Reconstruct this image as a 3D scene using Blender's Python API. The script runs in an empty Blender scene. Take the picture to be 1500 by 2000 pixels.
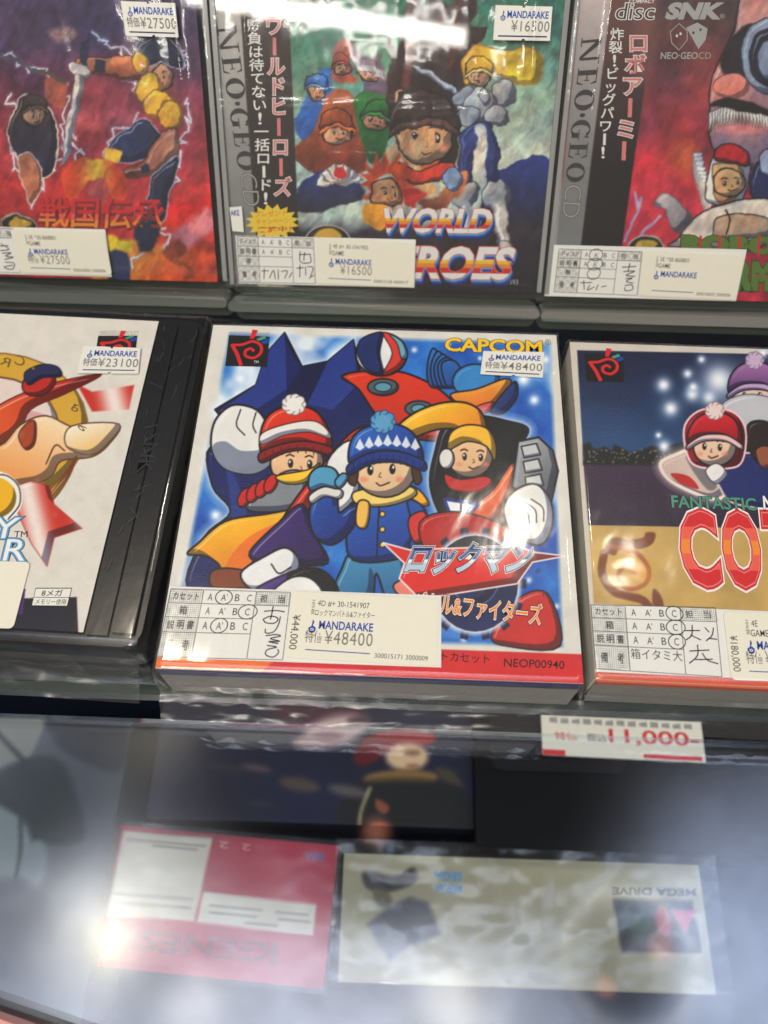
import bpy, math, random
import numpy as np
from mathutils import Matrix, Vector

random.seed(4)
rng = np.random.default_rng(7)
sc = bpy.context.scene
col = sc.collection

# ---------------------------------------------------------------- camera
# axes of the shelf seen from the camera (x right, y down, z forward)
RX = np.array([0.99935573, 0.03297734, -0.01416409])
RY = np.array([0.03578618, -0.88550762, 0.46324464])
RZ = np.array([0.00273417, -0.46345307, -0.88611725])
CAM = np.array([0.06988889, -0.06924963, 0.26142245])
FPX = 1600.0
cd = bpy.data.cameras.new('camera')
cam = bpy.data.objects.new('camera', cd)
col.objects.link(cam)
Rw = np.stack([RX, RY, RZ], 1)          # world -> camera
Rc = Rw.T                               # camera -> world
cx, cy, cz = Rc[:, 0], Rc[:, 1], Rc[:, 2]
M = Matrix.Identity(4)
for i in range(3):
    M[i][0] = cx[i]; M[i][1] = -cy[i]; M[i][2] = -cz[i]; M[i][3] = CAM[i]
cam.matrix_world = M
cd.sensor_fit = 'HORIZONTAL'
cd.sensor_width = 24.0
cd.lens = 24.0 * FPX / 1500.0
cd.clip_start = 0.01
cd.clip_end = 50
cd.dof.use_dof = True
cd.dof.focus_distance = 0.272
cd.dof.aperture_fstop = 8.5
sc.camera = cam


def ray(px, py):
    d = Rc @ np.array([(px - 750) / FPX, (py - 1000) / FPX, 1.0])
    return d / np.linalg.norm(d)


def at(px, py, z):
    d = ray(px, py)
    return CAM + d * ((z - CAM[2]) / d[2])


def mirror(px, py):
    d = ray(px, py)
    return np.array([d[0], d[1], -d[2]])


# ---------------------------------------------------------------- world and lamps
world = bpy.data.worlds.new("World")
sc.world = world
world.use_nodes = True
nt = world.node_tree
nt.nodes.clear()
out = nt.nodes.new('ShaderNodeOutputWorld')
bg = nt.nodes.new('ShaderNodeBackground')
nt.links.new(bg.outputs[0], out.inputs[0])
geo = nt.nodes.new('ShaderNodeTexCoord')


def wmath(op, a, b=None):
    n = nt.nodes.new('ShaderNodeMath'); n.operation = op
    for k, v in enumerate((a, b)):
        if v is None: continue
        if isinstance(v, (int, float)): n.inputs[k].default_value = v
        else: nt.links.new(v, n.inputs[k])
    return n.outputs[0]


def wvec(op, a, b):
    n = nt.nodes.new('ShaderNodeVectorMath'); n.operation = op
    for k, v in enumerate((a, b)):
        if isinstance(v, (tuple, list, np.ndarray)): n.inputs[k].default_value = tuple(v)
        else: nt.links.new(v, n.inputs[k])
    return n


def lobe(direction, rad, power=1.0):
    """soft spot painted into the world round a direction, rad in radians"""
    d = wvec('DOT_PRODUCT', geo.outputs['Generated'], direction).outputs['Value']
    a = wmath('MULTIPLY', wmath('SUBTRACT', 1.0, d), 2.0 / rad ** 2)
    if power != 1.0:
        a = wmath('POWER', wmath('MAXIMUM', a, 0.0), power)
    return wmath('EXPONENT', wmath('MULTIPLY', a, -1.0))


def scaled(fac, colr):
    n = nt.nodes.new('ShaderNodeVectorMath'); n.operation = 'SCALE'
    n.inputs[0].default_value = colr
    nt.links.new(fac, n.inputs['Scale'])
    return n.outputs[0]


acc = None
GLOW_LOBES = [  # glows painted into the world: mirrored place in the counter glass, size, radiance
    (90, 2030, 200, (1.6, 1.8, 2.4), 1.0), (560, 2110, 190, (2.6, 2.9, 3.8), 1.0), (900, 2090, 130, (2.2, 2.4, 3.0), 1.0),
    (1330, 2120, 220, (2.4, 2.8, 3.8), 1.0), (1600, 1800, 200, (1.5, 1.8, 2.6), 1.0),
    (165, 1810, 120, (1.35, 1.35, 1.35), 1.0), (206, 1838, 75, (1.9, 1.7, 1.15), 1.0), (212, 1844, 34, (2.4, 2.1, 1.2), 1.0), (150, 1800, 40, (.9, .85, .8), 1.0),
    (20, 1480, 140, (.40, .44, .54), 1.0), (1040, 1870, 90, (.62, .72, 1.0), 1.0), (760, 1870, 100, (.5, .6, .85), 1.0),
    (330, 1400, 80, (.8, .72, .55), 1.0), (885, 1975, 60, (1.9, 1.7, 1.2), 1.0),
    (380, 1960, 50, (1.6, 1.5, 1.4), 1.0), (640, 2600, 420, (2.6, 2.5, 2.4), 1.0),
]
for (px, py, r, c, p) in GLOW_LOBES:
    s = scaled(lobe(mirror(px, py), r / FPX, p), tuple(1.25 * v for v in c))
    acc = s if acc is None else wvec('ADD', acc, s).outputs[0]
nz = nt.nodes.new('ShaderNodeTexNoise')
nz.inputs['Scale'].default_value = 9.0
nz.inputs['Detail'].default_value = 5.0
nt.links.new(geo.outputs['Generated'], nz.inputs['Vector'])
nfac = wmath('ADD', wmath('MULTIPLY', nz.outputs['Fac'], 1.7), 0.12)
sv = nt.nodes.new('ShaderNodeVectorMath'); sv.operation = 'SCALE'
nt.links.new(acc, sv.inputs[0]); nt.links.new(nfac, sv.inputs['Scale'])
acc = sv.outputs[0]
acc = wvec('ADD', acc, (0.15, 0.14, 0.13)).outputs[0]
# dark lobes painted into the world, as a person's dim reflection in the glass
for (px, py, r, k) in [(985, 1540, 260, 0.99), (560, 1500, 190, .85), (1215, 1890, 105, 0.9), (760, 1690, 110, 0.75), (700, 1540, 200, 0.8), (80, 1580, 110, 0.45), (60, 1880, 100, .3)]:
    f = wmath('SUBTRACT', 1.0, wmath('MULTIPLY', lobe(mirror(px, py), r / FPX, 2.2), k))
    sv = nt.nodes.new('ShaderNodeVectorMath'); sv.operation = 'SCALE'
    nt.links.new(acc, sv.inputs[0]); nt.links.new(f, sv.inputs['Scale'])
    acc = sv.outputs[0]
# pale ring and orange spots painted into the world as reflections
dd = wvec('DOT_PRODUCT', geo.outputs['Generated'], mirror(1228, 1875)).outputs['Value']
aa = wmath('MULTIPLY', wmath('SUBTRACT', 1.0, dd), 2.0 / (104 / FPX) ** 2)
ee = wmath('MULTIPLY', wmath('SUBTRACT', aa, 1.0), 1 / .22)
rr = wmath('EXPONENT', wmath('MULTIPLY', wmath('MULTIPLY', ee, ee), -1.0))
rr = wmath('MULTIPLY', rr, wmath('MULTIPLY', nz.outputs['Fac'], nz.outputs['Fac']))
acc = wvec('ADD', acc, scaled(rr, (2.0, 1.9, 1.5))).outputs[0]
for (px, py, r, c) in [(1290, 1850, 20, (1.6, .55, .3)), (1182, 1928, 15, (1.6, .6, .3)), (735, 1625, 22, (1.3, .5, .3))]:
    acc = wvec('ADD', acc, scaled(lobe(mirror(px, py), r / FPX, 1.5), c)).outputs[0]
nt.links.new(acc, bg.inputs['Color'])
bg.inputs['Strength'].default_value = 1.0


FLOORZ0 = -0.20


def lamp(name, loc, target, size, power, color, size_y=None):
    d = bpy.data.lights.new(name, 'AREA')
    d.shape = 'DISK' if size_y is None else 'RECTANGLE'
    d.size = size
    if size_y: d.size_y = size_y
    d.energy = power; d.color = color
    o = bpy.data.objects.new(name, d); col.objects.link(o)
    o.location = loc
    o.rotation_euler = (Vector(target) - Vector(loc)).to_track_quat('-Z', 'Y').to_euler()
    return o


p0 = at(997, 1028, 0.0251); r0 = mirror(997, 1028)
lamp('shop_spot', tuple(p0 + r0 * 0.75), (0.07, 0.08, 0.02), 0.024, 0.36, (1.0, 0.92, 0.76))
p1 = at(1216, 1095, 0.0251); r1 = mirror(1216, 1095)
lamp('shop_spot', tuple(p1 + r1 * 0.95), (0.1, 0.08, 0.02), 0.022, 0.22, (1.0, 0.88, 0.70))
p2 = at(330, 1288, 0.0251); r2 = mirror(330, 1288)
lamp('shop_spot', tuple(p2 + r2 * 0.95), (0.05, 0.05, 0.02), 0.034, 0.9, (1.0, 0.88, 0.66))
lamp('front_fill', (-0.25, -0.85, 1.35), (0.07, 0.16, 0.05), 0.50, 13.0, (1.0, 0.93, 0.82))  # unseen soft fill lamp added behind the camera to brighten the rear cases
lamp('lower_fill', (0.08, 0.06, -0.035), (0.08, -0.10, FLOORZ0), 0.5, 0.13, (1.0, 0.95, 0.86), 0.02)  # unseen strip lamp added under the shelf to brighten the boxes below
lamp('streak_fill', (-0.35, -1.9, 1.75), (0.05, 0.2, 0.1), 0.9, 4.0, (1.0, 0.95, 0.88), 0.05)  # unseen strip lamp added to put streaks and more light on the rear cases

sc.view_settings.view_transform = 'Standard'
sc.view_settings.look = 'None'
sc.view_settings.exposure = 0
sc.view_settings.gamma = 1
sc.view_settings.use_curve_mapping = False
sc.cycles.use_denoising = True
sc.cycles.max_bounces = 10
sc.cycles.transparent_max_bounces = 24
sc.cycles.caustics_reflective = False
sc.cycles.caustics_refractive = False
sc.cycles.sample_clamp_indirect = 4.0

# ---------------------------------------------------------------- materials


def lin(c):
    c = np.asarray(c, float) / 255.0
    return np.where(c <= 0.04045, c / 12.92, ((c + 0.055) / 1.055) ** 2.4)


MATS = {}


def mat(name, rgb=(200, 200, 200), rough=0.45, metal=0.0, spec=0.5, bump=0.0, bscale=400.0, var=0.06, attr=False, alpha=1.0, coat=0.0):
    if name in MATS: return MATS[name]
    m = bpy.data.materials.new(name); m.use_nodes = True
    t = m.node_tree; b = t.nodes['Principled BSDF']
    tc = t.nodes.new('ShaderNodeTexCoord')
    n = t.nodes.new('ShaderNodeTexNoise'); n.inputs['Scale'].default_value = bscale; n.inputs['Detail'].default_value = 4
    t.links.new(tc.outputs['Object'], n.inputs['Vector'])
    mx = t.nodes.new('ShaderNodeMix'); mx.data_type = 'RGBA'; mx.blend_type = 'MULTIPLY'
    mx.inputs['Factor'].default_value = 1.0
    if attr:
        a = t.nodes.new('ShaderNodeAttribute'); a.attribute_name = 'Col'
        t.links.new(a.outputs['Color'], mx.inputs[6])
    else:
        mx.inputs[6].default_value = (*lin(rgb), 1)
    r = t.nodes.new('ShaderNodeMapRange')
    r.inputs['To Min'].default_value = 1 - var; r.inputs['To Max'].default_value = 1 + var
    t.links.new(n.outputs['Fac'], r.inputs['Value'])
    t.links.new(r.outputs[0], mx.inputs[7])
    t.links.new(mx.outputs[2], b.inputs['Base Color'])
    b.inputs['Roughness'].default_value = rough
    b.inputs['Metallic'].default_value = metal
    b.inputs['Specular IOR Level'].default_value = spec
    b.inputs['Coat Weight'].default_value = coat
    b.inputs['Coat Roughness'].default_value = 0.12
    if bump:
        bp = t.nodes.new('ShaderNodeBump'); bp.inputs['Strength'].default_value = bump; bp.inputs['Distance'].default_value = 0.0004
        t.links.new(n.outputs['Fac'], bp.inputs['Height']); t.links.new(bp.outputs[0], b.inputs['Normal'])
    MATS[name] = m
    return m


def film(name, f0=0.05, rough=0.06, tint=(1, 1, 1), bump=0.0, bscale=60.0, dist=0.002, stretch=(1, 1, 1), haze=0.0, smudge=0.0):
    """clear plastic or glass: see-through, with a mirror sheen that grows at grazing angles"""
    m = bpy.data.materials.new(name); m.use_nodes = True
    t = m.node_tree; t.nodes.clear()
    o = t.nodes.new('ShaderNodeOutputMaterial')
    tr = t.nodes.new('ShaderNodeBsdfTransparent'); tr.inputs[0].default_value = (*tint, 1)
    gl = t.nodes.new('ShaderNodeBsdfGlossy'); gl.inputs['Roughness'].default_value = rough
    gl.inputs['Color'].default_value = (1, 1, 1, 1)
    lw = t.nodes.new('ShaderNodeLayerWeight'); lw.inputs['Blend'].default_value = 0.5
    pw = t.nodes.new('ShaderNodeMath'); pw.operation = 'POWER'; pw.inputs[1].default_value = 5
    ml = t.nodes.new('ShaderNodeMath'); ml.operation = 'MULTIPLY_ADD'; ml.inputs[1].default_value = 1 - f0; ml.inputs[2].default_value = f0
    mx = t.nodes.new('ShaderNodeMixShader')
    t.links.new(lw.outputs['Facing'], pw.inputs[0]); t.links.new(pw.outputs[0], ml.inputs[0])
    t.links.new(ml.outputs[0], mx.inputs[0]); t.links.new(tr.outputs[0], mx.inputs[1]); t.links.new(gl.outputs[0], mx.inputs[2])
    tc = t.nodes.new('ShaderNodeTexCoord')
    if bump or smudge:
        mp = t.nodes.new('ShaderNodeMapping'); mp.inputs['Scale'].default_value = stretch
        n = t.nodes.new('ShaderNodeTexNoise'); n.inputs['Scale'].default_value = bscale; n.inputs['Detail'].default_value = 3
        n.inputs['Distortion'].default_value = 0.6
        t.links.new(tc.outputs['Object'], mp.inputs[0]); t.links.new(mp.outputs[0], n.inputs['Vector'])
    if bump:
        bp = t.nodes.new('ShaderNodeBump'); bp.inputs['Strength'].default_value = bump; bp.inputs['Distance'].default_value = dist
        t.links.new(n.outputs['Fac'], bp.inputs['Height'])
        t.links.new(bp.outputs[0], gl.inputs['Normal']); t.links.new(bp.outputs[0], lw.inputs['Normal'])
    last = mx
    if haze:
        df = t.nodes.new('ShaderNodeBsdfDiffuse'); df.inputs[0].default_value = (0.80, 0.76, 0.69, 1)
        m2 = t.nodes.new('ShaderNodeMixShader'); m2.inputs[0].default_value = haze
        t.links.new(mx.outputs[0], m2.inputs[1]); t.links.new(df.outputs[0], m2.inputs[2]); last = m2
    t.links.new(last.outputs[0], o.inputs[0])
    return m


PRINT = mat('printed_card', attr=True, rough=0.38, spec=0.5, bump=0.25, bscale=1400, var=0.05)
PRINT2 = mat('printed_insert', attr=True, rough=0.5, spec=0.3, bump=0.1, bscale=900, var=0.05)
WHITE = mat('white_label', (232, 229, 216), 0.5, spec=0.3, bscale=300, var=0.03)
CREAM = mat('cream_label', (236, 230, 208), 0.5, spec=0.3, bscale=300, var=0.03)
BLUE = mat('blue_ink', (28, 70, 160), 0.5, spec=0.3)
NAVY = mat('navy_ink', (24, 34, 92), 0.45, spec=0.3)
GREYINK = mat('grey_stamp_ink', (128, 122, 116), 0.6, spec=0.2, bscale=2500, var=0.35)
BLACK = mat('black_ink', (28, 27, 28), 0.5, spec=0.3)
PEN = mat('pen_ink', (62, 60, 66), 0.6, spec=0.2)
LINE = mat('table_line_ink', (96, 94, 92), 0.6, spec=0.2)
RED = mat('red_ink', (212, 40, 44), 0.45, spec=0.3)
ORANGE = mat('orange_ink', (240, 140, 40), 0.45, spec=0.3)
YELLOW = mat('yellow_ink', (245, 196, 40), 0.45, spec=0.3)
SILVER = mat('silver_ink', (190, 204, 222), 0.4, spec=0.4, bscale=120, var=0.3)
STEEL = mat('steel_blue_ink', (70, 96, 150), 0.4, spec=0.4, bscale=150, var=0.25)
INKW = mat('white_ink', (240, 238, 230), 0.5, spec=0.3)
GREY = mat('grey_ink', (150, 150, 150), 0.5, spec=0.3)
DGREY = mat('dark_grey_ink', (58, 54, 54), 0.5, spec=0.3)
LGREY = mat('pale_grey_ink', (176, 174, 170), 0.5, spec=0.3)
PINK = mat('pink_ink', (226, 130, 128), 0.5, spec=0.3)
SALMON = mat('salmon_ink', (236, 96, 72), 0.5, spec=0.3)
TEAL = mat('teal_ink', (76, 146, 122), 0.5, spec=0.3)
SKY = mat('sky_blue_ink', (92, 160, 208), 0.5, spec=0.3)
GREEN = mat('green_ink', (92, 122, 50), 0.5, spec=0.3)
DGREEN = mat('dark_green_ink', (26, 66, 34), 0.5, spec=0.3)
TITLER = mat('crimson_ink', (178, 42, 36), 0.5, spec=0.3, bscale=150, var=0.35)
GREYP = mat('magenta_ink', (206, 40, 84), 0.5, spec=0.3)

# ---------------------------------------------------------------- object helpers


def tag(o, label=None, cat=None, group=None, kind=None):
    if label: o['label'] = label
    if cat: o['category'] = cat
    if group: o['group'] = group
    if kind: o['kind'] = kind
    return o


class Frame:
    """a thing's own axes: origin O, right ex, up ey, out n"""
    def __init__(s, O, ex, ey):
        s.O = np.asarray(O, float)
        s.ex = np.asarray(ex, float) / np.linalg.norm(ex)
        ey = np.asarray(ey, float); ey = ey - s.ex * (ey @ s.ex)
        s.ey = ey / np.linalg.norm(ey); s.n = np.cross(s.ex, s.ey)

    def uv(s, px, py, z=0.0):
        d = ray(px, py); o = s.O + s.n * z
        p = CAM + d * (((o - CAM) @ s.n) / (d @ s.n)) - o
        return np.array([p @ s.ex, p @ s.ey])

    def px(s, U, V, z=0.0):
        P = s.O[:, None] + s.ex[:, None] * U.ravel() + s.ey[:, None] * V.ravel() + s.n[:, None] * z
        c = Rw @ (P - CAM[:, None])
        return (750 + FPX * c[0] / c[2]).reshape(U.shape), (1000 + FPX * c[1] / c[2]).reshape(U.shape)

    def empty(s, name):
        o = bpy.data.objects.new(name, None); col.objects.link(o)
        o.empty_display_size = 0.02
        m = Matrix.Identity(4)
        for i in range(3):
            m[i][0] = s.ex[i]; m[i][1] = s.ey[i]; m[i][2] = s.n[i]; m[i][3] = s.O[i]
        o.matrix_world = m
        return o


def link(name, me, parent=None):
    o = bpy.data.objects.new(name, me); col.objects.link(o)
    if parent: o.parent = parent
    return o


TXT = {}


def glyphs(body, bold=0.0, space=1.0):
    k = (body, bold, space)
    if k in TXT: return TXT[k]
    c = bpy.data.curves.new('lettering', 'FONT'); c.body = body; c.offset = bold; c.resolution_u = 3; c.space_character = space
    c.fill_mode = 'FRONT'
    o = bpy.data.objects.new('lettering', c); col.objects.link(o)
    dg = bpy.context.evaluated_depsgraph_get()
    me = o.evaluated_get(dg).to_mesh()
    v = np.zeros(len(me.vertices) * 3); me.vertices.foreach_get('co', v)
    v = v.reshape(-1, 3)[:, :2].copy()
    f = [tuple(p.vertices) for p in me.polygons]
    o.evaluated_get(dg).to_mesh_clear()
    bpy.data.objects.remove(o); bpy.data.curves.remove(c)
    TXT[k] = (v, f)
    return v, f


class MB:
    """collects flat shapes and solids in a thing's own axes, then links ONE mesh"""
    def __init__(s, fr=None):
        s.v = []; s.f = []; s.m = []; s.mats = []; s.fr = fr

    def sec(s, name):
        """what was printed so far becomes a part of its own called name"""
        s.done = getattr(s, 'done', []) + [(name, s.v, s.f, s.m)]
        s.v, s.f, s.m = [], [], []

    def mi(s, m):
        if m not in s.mats: s.mats.append(m)
        return s.mats.index(m)

    def add(s, vs, fs, m):
        b = len(s.v); i = s.mi(m)
        s.v += [tuple(map(float, p)) for p in vs]
        s.f += [tuple(b + k for k in q) for q in fs]; s.m += [i] * len(fs)

    def flat(s, uvs, z, m):          # uvs counter-clockwise seen from outside
        uvs = [tuple(p) for p in uvs]
        a = sum(uvs[i - 1][0] * uvs[i][1] - uvs[i][0] * uvs[i - 1][1] for i in range(len(uvs)))
        if a < 0: uvs = uvs[::-1]
        s.add([(u, v, z) for u, v in uvs], [tuple(range(len(uvs)))], m)

    def slab(s, uvs, z0, z1, m, mside=None):
        uvs = [tuple(p) for p in uvs]
        a = sum(uvs[i - 1][0] * uvs[i][1] - uvs[i][0] * uvs[i - 1][1] for i in range(len(uvs)))
        if a < 0: uvs = uvs[::-1]
        n = len(uvs)
        s.add([(u, v, z1) for u, v in uvs], [tuple(range(n))], m)
        s.add([(u, v, z0) for u, v in uvs] + [(u, v, z1) for u, v in uvs],
              [tuple(range(n))[::-1]] + [(i, (i + 1) % n, n + (i + 1) % n, n + i) for i in range(n)], mside or m)

    def box(s, a, b, m):
        (x0, y0, z0), (x1, y1, z1) = a, b
        s.slab([(x0, y0), (x1, y0), (x1, y1), (x0, y1)], z0, z1, m)

    def text(s, body, bl, br, tl, z, m, bold=0.0, space=1.0, grow=0.0):
        v, f = glyphs(body, bold, space)
        v0, _ = glyphs(body, 0.0, space)
        if len(v) == 0: return
        lo, hi = v0.min(0), v0.max(0)
        t = (v - lo) / np.maximum(hi - lo, 1e-6)
        bl, br, tl = map(np.asarray, (bl, br, tl))
        P = bl + t[:, :1] * (br - bl) + t[:, 1:] * (tl - bl)
        e1, e2 = br - bl, tl - bl
        if e1[0] * e2[1] - e1[1] * e2[0] < 0: f = [q[::-1] for q in f]
        s.add([(p[0], p[1], z) for p in P], f, m)

    def tpx(s, body, bl, br, tl, z, m, bold=0.0, space=1.0):
        s.text(body, s.fr.uv(*bl), s.fr.uv(*br), s.fr.uv(*tl), z, m, bold, space)

    def banded(s, body, bl, br, tl, z, bands, bold=0.0, space=1.0):
        """lettering printed in level bands of colour, bands = (low, high, material) in parts of the letter height"""
        v, f = glyphs(body, bold, space); v0, _ = glyphs(body, 0.0, space)
        lo, hi = v0.min(0), v0.max(0); t = (v - lo) / np.maximum(hi - lo, 1e-6)
        B, R, T = s.fr.uv(*bl), s.fr.uv(*br), s.fr.uv(*tl)
        e1, e2 = R - B, T - B; flip = e1[0] * e2[1] - e1[1] * e2[0] < 0

        def clip(p, y, keep_above):
            o = []
            for i in range(len(p)):
                a, b = p[i - 1], p[i]
                ia, ib = (a[1] >= y) == keep_above, (b[1] >= y) == keep_above
                if ia != ib:
                    k = (y - a[1]) / (b[1] - a[1]); o.append((a[0] + (b[0] - a[0]) * k, y))
                if ib: o.append(b)
            return o
        for (a, b, m) in bands:
            for q in f:
                p = clip([tuple(t[i]) for i in q], a, True)
                if len(p) > 2: p = clip(p, b, False)
                if len(p) < 3: continue
                if flip: p = p[::-1]
                s.add([(*(B + e1 * x + e2 * y), z) for x, y in p], [tuple(range(len(p)))], m)

    def stroke(s, pts, w, z, m, closed=False):
        p = np.asarray(pts, float); n = len(p)
        d = np.gradient(p, axis=0) if not closed else np.roll(p, -1, 0) - np.roll(p, 1, 0)
        d /= np.maximum(np.linalg.norm(d, axis=1, keepdims=True), 1e-9)
        nn = np.stack([-d[:, 1], d[:, 0]], 1) * w / 2
        A, B = p + nn, p - nn
        vs = [(a[0], a[1], z) for a in A] + [(b[0], b[1], z) for b in B]
        k = n if closed else n - 1
        s.add(vs, [(i, n + i, n + (i + 1) % n, (i + 1) % n) for i in range(k)], m)

    def ring(s, c, rx, ry, w, z, m, n=40, ang=0.0, a0=0, a1=2 * math.pi):
        t = np.linspace(a0, a1, n, endpoint=abs(a1 - a0) < 6.28)
        p = np.stack([np.cos(t) * rx, np.sin(t) * ry], 1)
        r = np.array([[math.cos(ang), -math.sin(ang)], [math.sin(ang), math.cos(ang)]])
        s.stroke(p @ r.T + np.asarray(c), w, z, m, closed=abs(a1 - a0) >= 6.28)

    def build(s, name, parent=None, smooth=False, bevel=0.0):
        for (n_, v_, f_, m_) in getattr(s, 'done', []):
            if not v_: continue
            p = MB(); p.v, p.f = v_, f_
            use = sorted(set(m_)); p.mats = [s.mats[k] for k in use]; p.m = [use.index(k) for k in m_]
            p.build(n_, parent)
        s.done = []
        if not s.v: return None
        use = sorted(set(s.m)); s.mats = [s.mats[k] for k in use]; s.m = [use.index(k) for k in s.m]
        me = bpy.data.meshes.new(name); me.from_pydata(s.v, [], s.f)
        for m in s.mats: me.materials.append(m)
        me.polygons.foreach_set('material_index', s.m)
        if smooth: me.polygons.foreach_set('use_smooth', [True] * len(s.f))
        me.update()
        o = link(name, me, parent)
        if bevel:
            md = o.modifiers.new('bevel', 'BEVEL'); md.width = bevel; md.segments = 3; md.limit_method = 'ANGLE'
        return o


def rounded(u0, v0, u1, v1, r, n=6, corners=(1, 1, 1, 1)):
    pts = []
    for (cx_, cy_, a, on) in ((u1 - r, v1 - r, 0, corners[0]), (u0 + r, v1 - r, 90, corners[1]), (u0 + r, v0 + r, 180, corners[2]), (u1 - r, v0 + r, 270, corners[3])):
        if on:
            for k in range(n + 1):
                t = math.radians(a + 90 * k / n); pts.append((cx_ + r * math.cos(t), cy_ + r * math.sin(t)))
        else:
            pts.append({0: (u1, v1), 90: (u0, v1), 180: (u0, v0), 270: (u1, v0)}[a])
    return pts


class Quad:
    """a label's corners on its thing (from corner points), s right, t down"""
    def __init__(s, fr, tl, tr, br, bl, z=0.0):
        s.c = [fr.uv(*p, z) for p in (tl, tr, br, bl)]

    def __call__(s, a, b):
        tl, tr, br, bl = s.c
        return (tl * (1 - a) + tr * a) * (1 - b) + (bl * (1 - a) + br * a) * b

    def text(s, mb, body, a0, b0, a1, b1, z, m, bold=0.0, rot=0, space=1.0):
        if rot == 0: mb.text(body, s(a0, b1), s(a1, b1), s(a0, b0), z, m, bold, space)
        elif rot == -90: mb.text(body, s(a0, b0), s(a0, b1), s(a1, b0), z, m, bold, space)
        elif rot == 180: mb.text(body, s(a1, b0), s(a0, b0), s(a1, b1), z, m, bold, space)

    def line(s, mb, a0, b0, a1, b1, w, z, m):
        mb.stroke([s(a0, b0), s(a1, b1)], w, z, m)

    def pts(s, l): return [s(a, b) for a, b in l]


# ---------------------------------------------------------------- printed pictures (colour per vertex of a fine sheet)


def vnoise(x, y, seed, cell):
    r = np.random.default_rng(seed).random((128, 128))
    gx, gy = x / cell, y / cell
    ix, iy = np.floor(gx).astype(int), np.floor(gy).astype(int)
    fx, fy = gx - ix, gy - iy
    fx = fx * fx * (3 - 2 * fx); fy = fy * fy * (3 - 2 * fy)
    g = lambda a, b: r[a % 128, b % 128]
    return (g(ix, iy) * (1 - fx) + g(ix + 1, iy) * fx) * (1 - fy) + (g(ix, iy + 1) * (1 - fx) + g(ix + 1, iy + 1) * fx) * fy


def fbm(x, y, seed, cell, oct=4):
    a = 0; w = 0.5; t = 0
    for k in range(oct):
        a = a + w * vnoise(x, y, seed + k, cell / 2 ** k); t += w; w *= 0.55
    return a / t


def smooth_closed(p, k=5):
    p = np.asarray(p, float); n = len(p); o = []
    for i in range(n):
        a, b, c, d = p[i - 1], p[i], p[(i + 1) % n], p[(i + 2) % n]
        for j in range(k):
            t = j / k
            o.append(0.5 * ((2 * b) + (-a + c) * t + (2 * a - 5 * b + 4 * c - d) * t * t + (-a + 3 * b - 3 * c + d) * t ** 3))
    return np.array(o)


def smooth_open(p, k=8):
    p = np.asarray(p, float); q = np.vstack([2 * p[0] - p[1], p, 2 * p[-1] - p[-2]]); o = []
    for i in range(1, len(q) - 2):
        a, b, c, d = q[i - 1:i + 3]
        for j in range(k):
            t = j / k
            o.append(0.5 * ((2 * b) + (-a + c) * t + (2 * a - 5 * b + 4 * c - d) * t * t + (-a + 3 * b - 3 * c + d) * t ** 3))
    o.append(p[-1])
    return np.array(o)


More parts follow.
